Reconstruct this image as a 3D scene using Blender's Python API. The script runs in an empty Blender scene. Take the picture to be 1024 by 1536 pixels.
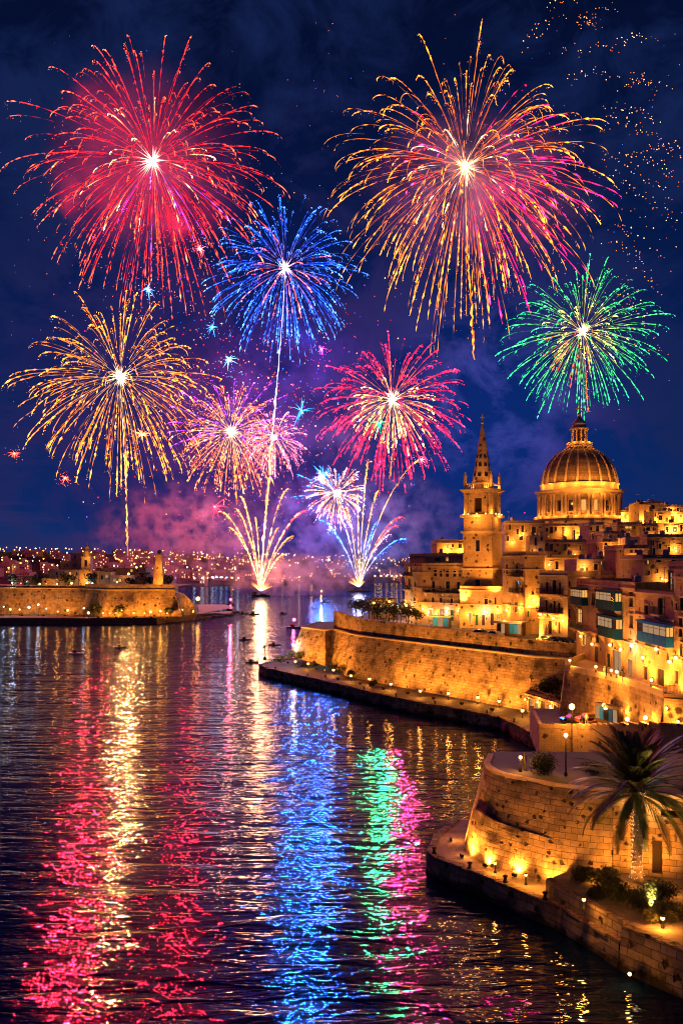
import bpy, bmesh, math, random
from mathutils import Vector, Matrix, Quaternion, noise as mnoise
R = math.radians
rnd = random.Random(7)
scene = bpy.context.scene
COL = scene.collection

# ------------------------------------------------------------------ camera
H, F, HZ = 30.0, 1300.0, 845.0            # eye height, focal length and horizon row of the 1024 x 1536 photograph
cd = bpy.data.cameras.new("camera"); cam = bpy.data.objects.new("camera", cd); COL.objects.link(cam)
cam.location = (0, 0, H); cam.rotation_euler = (R(90), 0, 0)
cd.sensor_fit = 'VERTICAL'; cd.sensor_height = 36; cd.sensor_width = 24
cd.lens = F / 1536 * 36; cd.shift_y = (HZ - 768) / 1536
cd.clip_start = 0.5; cd.clip_end = 30000
scene.camera = cam
scene.view_settings.view_transform = 'Standard'; scene.view_settings.look = 'None'
scene.view_settings.gamma = 1; scene.view_settings.exposure = 0.0

cy = scene.cycles
cy.use_denoising = True
cy.max_bounces = 6; cy.diffuse_bounces = 2; cy.glossy_bounces = 3; cy.transmission_bounces = 2; cy.volume_bounces = 0
cy.sample_clamp_indirect = 6.0; cy.sample_clamp_direct = 0
cy.volume_step_rate = 0.6; cy.volume_max_steps = 128
cy.use_light_tree = True
cy.filter_width = 1.05

def W(px, py, Y):                         # point seen at a photo pixel, at depth Y
    return Vector(((px - 512) / F * Y, Y, H + (HZ - py) / F * Y))
def G(px, py, z):                         # point seen at a photo pixel, at height z
    Y = (H - z) * F / (py - HZ)
    return Vector(((px - 512) / F * Y, Y, z))

# ------------------------------------------------------------------ node helper
class NT:
    def __init__(s, tree): s.t = tree
    def n(s, typ, inp=None, **kw):
        nd = s.t.nodes.new(typ)
        for k, v in kw.items(): setattr(nd, k, v)
        for k, v in (inp or {}).items():
            sock = nd.inputs[k]
            if isinstance(v, bpy.types.NodeSocket): s.t.links.new(v, sock)
            else: sock.default_value = v
        return nd
    def math(s, op, a, b=0.0, c=0.0, clamp=False):
        nd = s.n('ShaderNodeMath', {0: a, 1: b, 2: c}, operation=op); nd.use_clamp = clamp
        return nd.outputs[0]
    def ramp(s, fac, stops, mode='LINEAR'):
        nd = s.n('ShaderNodeValToRGB', {0: fac}); cr = nd.color_ramp; cr.interpolation = mode
        while len(cr.elements) < len(stops): cr.elements.new(0.5)
        for e, (p, c) in zip(cr.elements, stops):
            e.position = p; e.color = (*c, 1) if len(c) == 3 else c
        return nd.outputs[0]
    def mix(s, fac, a, b, blend='MIX'):
        nd = s.n('ShaderNodeMix', data_type='RGBA', blend_type=blend); nd.clamp_factor = True
        for k, v in ((0, fac), (6, a), (7, b)):
            if isinstance(v, bpy.types.NodeSocket): s.t.links.new(v, nd.inputs[k])
            else: nd.inputs[k].default_value = v if k == 0 else ((*v, 1) if len(v) == 3 else v)
        return nd.outputs[2]

# ------------------------------------------------------------------ night sky
world = bpy.data.worlds.new("World"); scene.world = world; world.use_nodes = True
def build_world():
    t = NT(world.node_tree); world.node_tree.nodes.clear()
    tc = t.n('ShaderNodeTexCoord').outputs['Generated']
    sp = t.n('ShaderNodeSeparateXYZ', {0: tc}); x, y, z = sp.outputs
    # dusk sky: the sun is well below the horizon; a navy gradient carries what the Nishita sky leaves black
    sky = t.n('ShaderNodeTexSky', sky_type='NISHITA', sun_disc=False, sun_elevation=R(-4), sun_rotation=R(200))
    elev = t.math('ARCSINE', z)
    grad = t.ramp(t.math('MULTIPLY', elev, 1 / 0.62, clamp=True),
                  [(0.0, (0.005, 0.034, 0.150)), (0.10, (0.0035, 0.022, 0.12)), (0.35, (0.0018, 0.013, 0.085)),
                   (0.7, (0.0012, 0.0060, 0.042)), (1.0, (0.001, 0.003, 0.018))])
    az = t.math('ARCTAN2', x, y)
    # billowy clouds and drifting smoke, noise on the sky direction
    mp = t.n('ShaderNodeMapping', {0: tc, 'Scale': (1, 1, 1.25)}).outputs[0]
    n1 = t.n('ShaderNodeTexNoise', {'Vector': mp, 'Scale': 12.0, 'Detail': 8.0, 'Roughness': 0.66, 'Distortion': 0.5}).outputs[0]
    n2 = t.n('ShaderNodeTexNoise', {'Vector': mp, 'Scale': 4.1, 'Detail': 2.0, 'Roughness': 0.5}).outputs[0]
    def blob(a0, e0, sa, se):
        da = t.math('DIVIDE', t.math('SUBTRACT', az, a0), sa); de = t.math('DIVIDE', t.math('SUBTRACT', elev, e0), se)
        q = t.math('ADD', t.math('MULTIPLY', da, da), t.math('MULTIPLY', de, de))
        return t.math('EXPONENT', t.math('MULTIPLY', q, -1.0))
    cl = t.math('MULTIPLY', t.math('SUBTRACT', t.math('ADD', n1, t.math('MULTIPLY', n2, 0.6)), 0.72), 4.5, clamp=True)
    show = t.math('ADD', t.math('MULTIPLY', blob(-0.08, 0.13, 0.24, 0.20), 0.85), t.math('MULTIPLY', blob(0.19, 0.17, 0.10, 0.13), 0.9), clamp=True)
    base = t.mix(t.math('MULTIPLY', blob(-0.08, 0.08, 0.20, 0.20), 0.8), grad, (0.012, 0.012, 0.140))
    base = t.mix(t.math('MULTIPLY', blob(0.16, 0.13, 0.13, 0.14), 0.6), base, (0.003, 0.026, 0.21))
    ccol = t.mix(t.math('MULTIPLY', blob(0.17, 0.16, 0.14, 0.2), 1.0), (0.11, 0.020, 0.19), (0.06, 0.075, 0.42))
    ccol = t.mix(blob(-0.16, 0.0, 0.14, 0.075), ccol, (0.36, 0.06, 0.17))
    c1 = t.mix(t.math('MULTIPLY', t.math('MULTIPLY', cl, show), 0.85), base, ccol)
    # dim grey-violet high cloud and thin dark bands low on the left
    hi = t.math('MULTIPLY', t.math('MULTIPLY', cl, t.math('SUBTRACT', 1.0, show)), 0.75)
    c2 = t.mix(hi, c1, (0.008, 0.019, 0.090))
    mp2 = t.n('ShaderNodeMapping', {0: tc, 'Scale': (1.6, 1.6, 16)}).outputs[0]
    n3 = t.n('ShaderNodeTexNoise', {'Vector': mp2, 'Scale': 2.6, 'Detail': 5.0, 'Roughness': 0.55}).outputs[0]
    bands = t.math('MULTIPLY', t.math('MULTIPLY', t.math('SUBTRACT', n3, 0.5), 5.0, clamp=True), blob(-0.42, 0.05, 0.30, 0.075), clamp=True)
    c3 = t.mix(t.math('MULTIPLY', bands, 0.7), c2, (0.045, 0.028, 0.12))
    tot = t.n('ShaderNodeMix', {0: 1.0}, data_type='RGBA', blend_type='ADD')
    t.t.links.new(c3, tot.inputs[6])
    sk = t.n('ShaderNodeVectorMath', {0: sky.outputs[0], 3: 0.02}, operation='SCALE')
    t.t.links.new(sk.outputs[0], tot.inputs[7])
    bg = t.n('ShaderNodeBackground', {0: tot.outputs[2], 1: 1.0})
    out = t.n('ShaderNodeOutputWorld'); t.t.links.new(bg.outputs[0], out.inputs[0])
build_world()

# ------------------------------------------------------------------ object helpers
def tag(o, label=None, cat=None, group=None, kind=None):
    if label: o["label"] = label
    if cat: o["category"] = cat
    if group: o["group"] = group
    if kind: o["kind"] = kind
    return o
def thing(name, label, cat, loc=(0, 0, 0), rz=0.0, group=None, kind=None):
    o = bpy.data.objects.new(name, None); COL.objects.link(o)
    o.empty_display_size = 0.3
    o.location = loc; o.rotation_euler = (0, 0, rz)
    return tag(o, label, cat, group, kind)
def ob(name, me, parent=None, loc=None, rz=None):
    o = bpy.data.objects.new(name, me); COL.objects.link(o)
    if parent: o.parent = parent
    if loc is not None: o.location = loc
    if rz is not None: o.rotation_euler = (0, 0, rz)
    return o
def kids(o): return list(o.children)
def copy_tree(o, parent=None):
    c = o.copy(); COL.objects.link(c)
    if parent: c.parent = parent
    for ch in kids(o): copy_tree(ch, c)
    return c

class MB:
    """collects faces for ONE mesh; UVs in metres (u along the face, v up)"""
    def __init__(s): s.v = []; s.f = []; s.uv = {}; s.m = []; s.sm = []; s.c = None
    def face(s, pts, m=0, uv=None, smooth=False):
        i = len(s.v); s.v += [Vector(p) for p in pts]
        if uv: s.uv[len(s.f)] = uv
        s.f.append(tuple(range(i, i + len(pts)))); s.m.append(m); s.sm.append(smooth)
    def grid(s, rows, closed=False, m=0, smooth=True, uvs=None):
        i = len(s.v); n = len(rows[0])
        for r in rows: s.v += [Vector(p) for p in r]
        for a in range(len(rows) - 1):
            for b in range(n if closed else n - 1):
                b2 = (b + 1) % n
                if uvs: s.uv[len(s.f)] = [uvs[a][b], uvs[a][b + 1], uvs[a + 1][b + 1], uvs[a + 1][b]]
                s.f.append((i + a * n + b, i + a * n + b2, i + (a + 1) * n + b2, i + (a + 1) * n + b)); s.m.append(m); s.sm.append(smooth)
    def box(s, x0, x1, y0, y1, z0, z1, m=0, M=None):
        p = [Vector((x, y, z)) for z in (z0, z1) for y in (y0, y1) for x in (x0, x1)]
        if M is not None: p = [M @ q for q in p]
        for q in ((0, 2, 3, 1), (4, 5, 7, 6), (0, 1, 5, 4), (1, 3, 7, 5), (3, 2, 6, 7), (2, 0, 4, 6)):
            s.face([p[k] for k in q], m)
    def prism(s, poly, z0, z1, m=0, top=None, caps=True, scale=1.0, mid=None):
        """counter-clockwise plan polygon pulled up; top = other polygon for battered sides"""
        top = top or poly; n = len(poly)
        a = [Vector((p[0], p[1], z0)) for p in poly]; b = [Vector((p[0], p[1], z1)) for p in top]
        for k in range(n):
            j = (k + 1) % n; s.face([a[k], a[j], b[j], b[k]], m)
        if caps: s.face(b, m); s.face(a[::-1], m)
    def tube(s, pts, rad, n=6, m=0, cap=True, smooth=True):
        rows = []; L = len(pts)
        for k, p in enumerate(pts):
            p = Vector(p); d = (Vector(pts[min(k + 1, L - 1)]) - Vector(pts[max(k - 1, 0)]))
            d = d.normalized() if d.length > 1e-9 else Vector((0, 0, 1))
            ax = Vector((0, 0, 1)) if abs(d.z) < 0.9 else Vector((1, 0, 0))
            u = d.cross(ax).normalized(); w = u.cross(d)
            r = rad[k] if isinstance(rad, (list, tuple)) else rad
            rows.append([p + (u * math.cos(q) + w * math.sin(q)) * r for q in [2 * math.pi * j / n for j in range(n)]])
        s.grid(rows, True, m, smooth)
        if cap: s.face(rows[0][::-1], m); s.face(rows[-1], m)
    def lathe(s, prof, n=24, c=(0, 0, 0), m=0, a0=0, a1=2 * math.pi, smooth=True):
        full = abs(a1 - a0 - 2 * math.pi) < 1e-6
        rows = [[Vector((c[0] + r * math.cos(a), c[1] + r * math.sin(a), c[2] + z)) for a in
                 [a0 + (a1 - a0) * j / n for j in range(n if full else n + 1)]] for r, z in prof]
        s.grid(rows, full, m, smooth)
    def ball(s, c, r, n=8, k=6, m=0, sq=(1, 1, 1)):
        c = Vector(c)
        rows = [[c + Vector((r * sq[0] * math.sin(t) * math.cos(a), r * sq[1] * math.sin(t) * math.sin(a), -r * sq[2] * math.cos(t)))
                 for a in [2 * math.pi * j / n for j in range(n)]] for t in [math.pi * (0.02 + 0.96 * i / k) for i in range(k + 1)]]
        s.grid(rows, True, m); s.face(rows[0][::-1], m); s.face(rows[-1], m)
    def octa(s, c, r, col=None):
        c = Vector(c); p = [c + Vector(d) * r for d in ((1, 0, 0), (-1, 0, 0), (0, 1, 0), (0, -1, 0), (0, 0, 1), (0, 0, -1))]
        i = len(s.v); s.v += p
        for q in ((0, 2, 4), (2, 1, 4), (1, 3, 4), (3, 0, 4), (2, 0, 5), (1, 2, 5), (3, 1, 5), (0, 3, 5)):
            s.f.append(tuple(i + k for k in q)); s.m.append(0); s.sm.append(False)
        if s.c is not None: s.c += [col] * 6
    def mesh(s, name, mats, M=None):
        me = bpy.data.meshes.new(name)
        me.from_pydata([tuple(M @ p) if M is not None else tuple(p) for p in s.v], [], s.f)
        if not isinstance(mats, (list, tuple)): mats = [mats]
        for m in mats: me.materials.append(m)
        me.polygons.foreach_set('material_index', s.m); me.polygons.foreach_set('use_smooth', s.sm)
        if s.c is not None:
            at = me.color_attributes.new('glow', 'FLOAT_COLOR', 'POINT')
            at.data.foreach_set('color', [q for c in s.c for q in (*c, 1)])
        else:
            uvl = me.uv_layers.new(name='UVMap'); data = [0.0] * (2 * len(me.loops)); vs = me.vertices
            for fi, p in enumerate(me.polygons):
                uv = s.uv.get(fi)
                if uv:
                    for k, li in enumerate(p.loop_indices): data[2 * li], data[2 * li + 1] = uv[k]
                else:
                    nn = p.normal
                    if abs(nn.z) > 0.75:
                        for li in p.loop_indices:
                            q = vs[me.loops[li].vertex_index].co; data[2 * li], data[2 * li + 1] = q.x, q.y
                    else:
                        l = math.hypot(nn.x, nn.y) or 1; tx, ty = -nn.y / l, nn.x / l
                        for li in p.loop_indices:
                            q = vs[me.loops[li].vertex_index].co; data[2 * li], data[2 * li + 1] = q.x * tx + q.y * ty, q.z
            uvl.data.foreach_set('uv', data)
        me.update()
        return me
    def build(s, name, mats, parent=None, loc=None, rz=None, M=None):
        return ob(name, s.mesh(name, mats, M), parent, loc, rz)
# ------------------------------------------------------------------ materials
MATS = {}
def newmat(name):
    m = bpy.data.materials.new(name); m.use_nodes = True; m.node_tree.nodes.clear(); MATS[name] = m
    t = NT(m.node_tree); out = t.n('ShaderNodeOutputMaterial')
    return m, t, out
def emit_mat(name, col, strength, sampling=True):
    m, t, out = newmat(name)
    e = t.n('ShaderNodeEmission', {0: (*col, 1), 1: strength}); t.t.links.new(e.outputs[0], out.inputs[0])
    m.cycles.emission_sampling = 'AUTO' if sampling else 'NONE'
    return m
def plain(name, col, rough=0.75, metal=0.0, var=0.25, scale=2.0, spec=0.12):
    m, t, out = newmat(name)
    g = t.n('ShaderNodeNewGeometry').outputs['Position']
    n = t.n('ShaderNodeTexNoise', {'Vector': g, 'Scale': scale, 'Detail': 4.0}).outputs[0]
    c = t.mix(n, tuple(k * (1 - var) for k in col), tuple(min(1, k * (1 + var)) for k in col))
    b = t.n('ShaderNodeBsdfPrincipled', {'Base Color': c, 'Roughness': rough, 'Metallic': metal, 'Specular IOR Level': spec})
    t.t.links.new(b.outputs[0], out.inputs[0])
    return m
def stone(name, col, bw=1.1, bh=0.45, mortar=0.02, stain=0.6, bump=0.5, contrast=0.25, dark=(0.06, 0.045, 0.03), pits=0.0, wash=0.0, tide=0.0):
    """coursed limestone: blocks from UVs in metres, weather stains and pits from world-space noise"""
    m, t, out = newmat(name)
    uv = t.n('ShaderNodeUVMap', uv_map='UVMap').outputs[0]
    g = t.n('ShaderNodeNewGeometry').outputs['Position']
    wu = t.n('ShaderNodeTexNoise', {'Vector': g, 'Scale': 1.1, 'Detail': 2.0}).outputs[1]
    wv = t.n('ShaderNodeVectorMath', {0: wu, 1: (0.5, 0.5, 0.5)}, operation='SUBTRACT').outputs[0]
    uv = t.n('ShaderNodeVectorMath', {0: wv, 1: (0.14, 0.14, 0), 2: uv}, operation='MULTIPLY_ADD').outputs[0]
    br = t.n('ShaderNodeTexBrick', {'Vector': uv, 'Color1': (*[c * (1 - contrast) for c in col], 1), 'Color2': (*[min(1, c * (1 + contrast)) for c in col], 1),
             'Mortar': (*[c * 0.35 for c in col], 1), 'Scale': 1.0, 'Mortar Size': mortar, 'Mortar Smooth': 0.3, 'Bias': 0.0, 'Brick Width': bw, 'Row Height': bh}, offset=0.5)
    n1 = t.n('ShaderNodeTexNoise', {'Vector': g, 'Scale': 0.35, 'Detail': 6.0, 'Roughness': 0.65}).outputs[0]
    n2 = t.n('ShaderNodeTexNoise', {'Vector': g, 'Scale': 3.0, 'Detail': 5.0, 'Roughness': 0.7}).outputs[0]
    c = t.mix(t.math('MULTIPLY', t.math('SUBTRACT', n2, 0.3), 1.2, clamp=True), br.outputs[0], tuple(min(1, k * 1.25) for k in col), 'MIX') if wash else br.outputs[0]
    st = t.math('MULTIPLY', t.math('SUBTRACT', n1, 0.46), 4.5, clamp=True)
    st = t.math('MULTIPLY', st, t.math('ADD', 0.4, n2), clamp=True)
    c = t.mix(t.math('MULTIPLY', st, stain), c, dark)
    # rain streaks: noise squeezed in x and y, long in z
    mp = t.n('ShaderNodeMapping', {0: g, 'Scale': (1.3, 1.3, 0.12)}).outputs[0]
    n3 = t.n('ShaderNodeTexNoise', {'Vector': mp, 'Scale': 1.0, 'Detail': 4.0}).outputs[0]
    c = t.mix(t.math('MULTIPLY', t.math('MULTIPLY', t.math('SUBTRACT', n3, 0.52), 5.0, clamp=True), stain * 0.45), c, dark)
    if tide:                                                # weed and damp above the waterline
        zz = t.n('ShaderNodeSeparateXYZ', {0: g}).outputs[2]
        tl_ = t.math('MULTIPLY', t.math('SUBTRACT', t.math('ADD', tide, t.math('MULTIPLY', t.math('SUBTRACT', n1, .5), 3.0)), zz), 2.2, clamp=True)
        c = t.mix(t.math('MULTIPLY', tl_, 0.88), c, (0.016, 0.014, 0.009))
    h = t.math('ADD', t.math('MULTIPLY', br.outputs[1], -0.5), t.math('MULTIPLY', n2, 0.6))
    if pits:
        vo = t.n('ShaderNodeTexVoronoi', {'Vector': g, 'Scale': pits, 'Randomness': 1.0}).outputs[0]
        wob = t.n('ShaderNodeTexNoise', {'Vector': g, 'Scale': pits * 2.5, 'Detail': 2.0}).outputs[0]
        sel = t.math('GREATER_THAN', n1, 0.44)
        hole = t.math('MULTIPLY', t.math('MULTIPLY', t.math('SUBTRACT', t.math('MULTIPLY', wob, 0.52), vo), 9.0, clamp=True), sel)
        c = t.mix(t.math('MULTIPLY', hole, 0.9), c, (0.018, 0.013, 0.008))
        h = t.math('SUBTRACT', h, t.math('MULTIPLY', hole, 1.2))
    bp = t.n('ShaderNodeBump', {'Strength': bump, 'Distance': 0.12, 'Height': h})
    b = t.n('ShaderNodeBsdfPrincipled', {'Base Color': c, 'Roughness': 0.88, 'Specular IOR Level': 0.2, 'Normal': bp.outputs[0]})
    t.t.links.new(b.outputs[0], out.inputs[0])
    return m

# glowing sparks: colour and strength per vertex, because a star really burns from white-hot to coloured
m_glow, t_, o_ = newmat('burning_sparks')
a_ = t_.n('ShaderNodeVertexColor', layer_name='glow'); e_ = t_.n('ShaderNodeEmission', {0: a_.outputs[0], 1: 1.0})
t_.t.links.new(e_.outputs[0], o_.inputs[0]); m_glow.cycles.emission_sampling = 'NONE'

def water_mat():
    m, t, out = newmat('sea_water')
    g = t.n('ShaderNodeNewGeometry').outputs['Position']
    mp = t.n('ShaderNodeMapping', {0: g, 'Rotation': (0, 0, R(4)), 'Scale': (0.26, 1.0, 1.0)}).outputs[0]
    w1 = t.n('ShaderNodeTexNoise', {'Vector': mp, 'Scale': 0.55, 'Detail': 3.0, 'Roughness': 0.55, 'Distortion': 0.6}).outputs[0]
    w2 = t.n('ShaderNodeTexNoise', {'Vector': mp, 'Scale': 1.9, 'Detail': 2.0, 'Roughness': 0.5}).outputs[0]
    w0 = t.n('ShaderNodeTexNoise', {'Vector': g, 'Scale': 0.05, 'Detail': 3.0}).outputs[0]
    w3 = t.n('ShaderNodeTexNoise', {'Vector': mp, 'Scale': 0.13, 'Detail': 2.0, 'Roughness': 0.5, 'Distortion': 0.5}).outputs[0]
    h = t.math('ADD', t.math('ADD', t.math('MULTIPLY', w1, 1.0), t.math('MULTIPLY', w2, 0.2)), t.math('MULTIPLY', w3, 1.7))
    calm = t.math('ADD', 0.75, t.math('MULTIPLY', w0, 0.5))
    bp = t.n('ShaderNodeBump', {'Strength': 1.0, 'Distance': WAVE, 'Height': t.math('MULTIPLY', h, calm)})
    gl = t.n('ShaderNodeBsdfGlossy', {'Color': (0.68, 0.77, 1.0, 1), 'Roughness': 0.06, 'Normal': bp.outputs[0]})
    df = t.n('ShaderNodeBsdfDiffuse', {'Color': (0.0012, 0.009, 0.045, 1), 'Normal': bp.outputs[0]})
    fr = t.n('ShaderNodeFresnel', {'IOR': 1.45, 'Normal': bp.outputs[0]}).outputs[0]
    fac = t.math('ADD', t.math('MULTIPLY', fr, 0.66), 0.05, clamp=True)
    mx = t.n('ShaderNodeMixShader', {0: fac, 1: df.outputs[0], 2: gl.outputs[0]})
    t.t.links.new(mx.outputs[0], out.inputs[0])
    return m
WAVE = 0.30
m_water = water_mat()
w = MB(); w.face([(-4000, -300, 0), (4000, -300, 0), (4000, 9000, 0), (-4000, 9000, 0)])
tag(w.build('harbour_water', m_water), kind='structure')

LK = 1.0                                   # one dimmer for the lamps of each district
def spot_light(name, loc, aim, power, col=(1.0, 0.37, 0.05), angle=75, radius=0.25, parent=None):
    l = bpy.data.lights.new(name, 'SPOT'); l.energy = power * LK; l.color = col; l.shadow_soft_size = radius; l.spot_size = R(angle); l.spot_blend = 0.9
    o = bpy.data.objects.new(name, l); COL.objects.link(o); o.location = loc
    o.rotation_euler = (Vector(aim) - Vector(loc)).to_track_quat('-Z', 'Y').to_euler()
    if parent: o.parent = parent
    return o
def lamp_light(name, loc, power, col=(1.0, 0.5, 0.12), radius=0.25, parent=None):
    l = bpy.data.lights.new(name, 'POINT'); l.energy = power * LK; l.color = col; l.shadow_soft_size = radius
    o = bpy.data.objects.new(name, l); COL.objects.link(o); o.location = loc
    if parent: o.parent = parent
    return o
# ------------------------------------------------------------------ fireworks
RED, GOLD, BLUE, GREEN, CRIM = (3.4, 0.035, 0.07), (3.3, 0.68, 0.04), (0.08, 0.55, 4.4), (0.05, 1.7, 0.42), (3.2, 0.03, 0.20)
PALE, WHITE, ORANGE, VIOLET, MAGENTA, CYAN = (4.0, 1.9, 0.5), (6, 4.6, 2.8), (3.4, 0.42, 0.02), (0.8, 0.10, 3.0), (3.6, 0.03, 0.55), (0.1, 1.7, 4.0)
def lerp(a, b, t): return tuple(x + (y - x) * t for x, y in zip(a, b))
def ramp(stops, t):
    for (p0, c0), (p1, c1) in zip(stops, stops[1:]):
        if t <= p1: return lerp(c0, c1, max(0, (t - p0) / (p1 - p0 + 1e-9)))
    return stops[-1][1]
def streak(b, pts, rads, cols):
    """one ragged burning streak: a four-sided tube with its own colour at every ring"""
    i = len(b.v); L = len(pts)
    for k, p in enumerate(pts):
        d = (pts[min(k + 1, L - 1)] - pts[max(k - 1, 0)]).normalized()
        u = d.cross(Vector((0, 1, 0.01))).normalized(); w_ = u.cross(d)
        b.v += [p + u * rads[k], p + w_ * rads[k], p - u * rads[k], p - w_ * rads[k]]
        b.c += [cols[k]] * 4
    for k in range(L - 1):
        for j in range(4):
            j2 = (j + 1) % 4
            b.f.append((i + 4 * k + j, i + 4 * k + j2, i + 4 * k + 4 + j2, i + 4 * k + 4 + j)); b.m.append(0); b.sm.append(False)
def newglow():
    b = MB(); b.c = []; return b
def trail_mesh(r, path, stops, s0, s1, wid, jit, gap=0.0, sparks=8, px=0.65, n=34, fall=0.0):
    """path(s) -> local point; s0..s1 the burning stretch; thin and dim at the root, beaded and broken towards the tip"""
    b = newglow(); seg = []
    ph = r.uniform(0, 99); life = r.uniform(.6, 1.25)
    def flush():
        nonlocal seg
        if len(seg) > 1: streak(b, [q[0] for q in seg], [q[1] for q in seg], [q[2] for q in seg])
        seg = []
    for k in range(n + 1):
        u = k / n; s = s0 + (s1 - s0) * u; p = path(s)
        p = p + Vector((r.gauss(0, 1), r.gauss(0, 1), r.gauss(0, 1))) * jit * (0.12 + .5 * u)
        nz = mnoise.noise(Vector((ph, k * 0.61, 0))); pop = r.random() < 0.10 + .1 * u
        body = (0.22 + 0.95 * u if u < .8 else .98) * (1.0 if u < 0.9 else (1 - u) * 8 + .2)
        rad = 1.08 * wid * px * body * (0.66 + .5 * nz + (0.5 if pop else 0))
        col = ramp(stops, s); fl = 1.45 * life * (0.2 + .75 * u) * max(.12, .8 + 1.3 * nz) * (2.6 if pop else 1)
        seg.append((p, max(.06 * px, rad), tuple(c * fl for c in col)))
        if r.random() < gap * u * .8: seg[-1] = (p, .05 * px, tuple(c * .05 for c in col))
    flush()
    for k in range(sparks):
        s = s0 + (s1 - s0) * r.uniform(0.3, 1.0) ** .7; p = path(s)
        q = p + Vector((r.gauss(0, 1.3), r.gauss(0, 1.3), -abs(r.gauss(0, 2.4)))) * px * 1.5
        col = ramp(stops, min(1, s + 0.1)); fl = r.uniform(0.15, 1.6) ** 1.5
        b.octa(q, px * r.uniform(0.3, 0.75), tuple(c * fl for c in col))
    return b
def sphere_dirs(n, r):
    out = []
    off = r.random() * 6.28
    for i in range(n):
        z = 1 - 2 * (i + 0.5) / n; a = i * 2.39996 + off; q = math.sqrt(1 - z * z)
        out.append((Vector((q * math.cos(a), q * math.sin(a), z)) + Vector((r.gauss(0, .09), r.gauss(0, .09), r.gauss(0, .09)))).normalized())
    return out
def burst(label, px, py, Rpx, Y, n, stops, drop, wid=1.0, gap=0.35, sparks=8, seed=1, s0=0.05, core=1.0, cc=WHITE, rr=(0.72, 1.04),
          tail=None, tstops=None, twid=1.0, light=None, lpow=0, inner=None, group='shell bursts in the sky', dirf=None):
    r = random.Random(seed); c = W(px, py, Y); Rm = Rpx / F * Y; mpp = Y / F
    root = thing('firework_burst', label, 'firework', c, 0, group)
    def path_of(d, Rk, dr):
        return lambda s: d * (Rk * (1.0 - (1.0 - s) ** 1.55)) - Vector((0, 0, 1)) * (Rm * dr * s ** 2.3)
    for d in sphere_dirs(n, r):
        if dirf and not dirf(d): continue
        k = r.uniform(*rr); st = [(p, tuple(x * r.uniform(0.8, 1.2) for x in q)) for p, q in stops]
        b = trail_mesh(r, path_of(d, Rm * k, drop * r.uniform(0.8, 1.2)), st, s0 + r.uniform(0, 0.22), r.uniform(0.9, 1.0), wid, mpp * 0.35, gap, sparks, mpp * 0.8)
        b.build('trail', m_glow, root)
    fine = newglow()                                       # the many faint stars between the main ones
    for d in sphere_dirs(int(n * 1.5), r):
        if dirf and not dirf(d): continue
        k = r.uniform(.55, 1.0); q = trail_mesh(r, path_of(d, Rm * k, drop * r.uniform(0.8, 1.4)), [(p_, tuple(x * .6 for x in c_)) for p_, c_ in stops], s0 + r.uniform(.1, .5), 1, wid * .62, mpp * .3, .5, 5, mpp * .8, n=18)
        off = len(fine.v); fine.v += q.v; fine.c += q.c; fine.f += [tuple(i + off for i in f) for f in q.f]; fine.m += q.m; fine.sm += q.sm
    tag(fine.build('faint_trails', m_glow, root), kind='stuff')
    if inner:
        inn = 0
        for (n2, f2, st2, sel) in inner:
            for d in sphere_dirs(n2, r):
                if sel and not sel(d): continue
                b = trail_mesh(r, path_of(d, Rm * f2 * r.uniform(0.6, 1.1), drop * 0.5), st2, 0.08 + r.uniform(0, .35), 1.0, wid * 1.0, mpp * 0.5, 0.5, 5, mpp * 0.8, n=14)
                inn += 1
                if inn <= 100: b.build('inner_trail', m_glow, root)
    b = newglow()
    for k in range(int(70 * core)):                        # short hot needles round the white core
        d = Vector((r.gauss(0, 1), r.gauss(0, 1), r.gauss(0, 1))).normalized(); L = Rm * 0.085 * r.uniform(0.15, 1.6) * core
        streak(b, [d * 0.3, d * L * 0.5, d * L], [mpp * 0.34, mpp * 0.24, mpp * 0.08], [cc, lerp(cc, stops[min(1, len(stops) - 1)][1], .5), tuple(x * .35 for x in stops[min(1, len(stops) - 1)][1])])
    for k in range(3): b.ball((0, 0, 0), mpp * 1.5 * core, 8, 6) if k == 0 else None; b.c += [tuple(x * 1.2 for x in cc)] * (len(b.v) - len(b.c)); b.octa((r.gauss(0, 2) * mpp, 0, r.gauss(0, 2) * mpp), mpp * .7, tuple(x * 1.6 for x in cc))
    b.build('core', m_glow, root)
    if tail:
        b = newglow(); pts = [W(a, q, Y) - c for a, q in tail]
        L = len(pts) - 1
        def tp(s):
            f = min(s * L, L - 1e-6); i = int(f); return pts[i].lerp(pts[i + 1], f - i)
        for strand in range(2):
            ts = tstops or [(0, WHITE), (0.4, PALE), (1, GOLD)]
            q = trail_mesh(r, tp, ts, 0.0, 1.0, twid * 0.85, mpp * 1.1 * twid, 0.35, 40 if strand == 0 else 0, mpp * 0.8, n=46)
            off = len(b.v); b.v += q.v; b.c += q.c; b.f += [tuple(i + off for i in f) for f in q.f]; b.m += q.m; b.sm += q.sm
        b.build('rising_tail', m_glow, root)
    if light:
        for (dx, dz, k) in lpow:
            lamp_light('burst_glow', (dx * Rm, -1.0, dz * Rm), k, light, mpp * 4, root)
    return root

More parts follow.
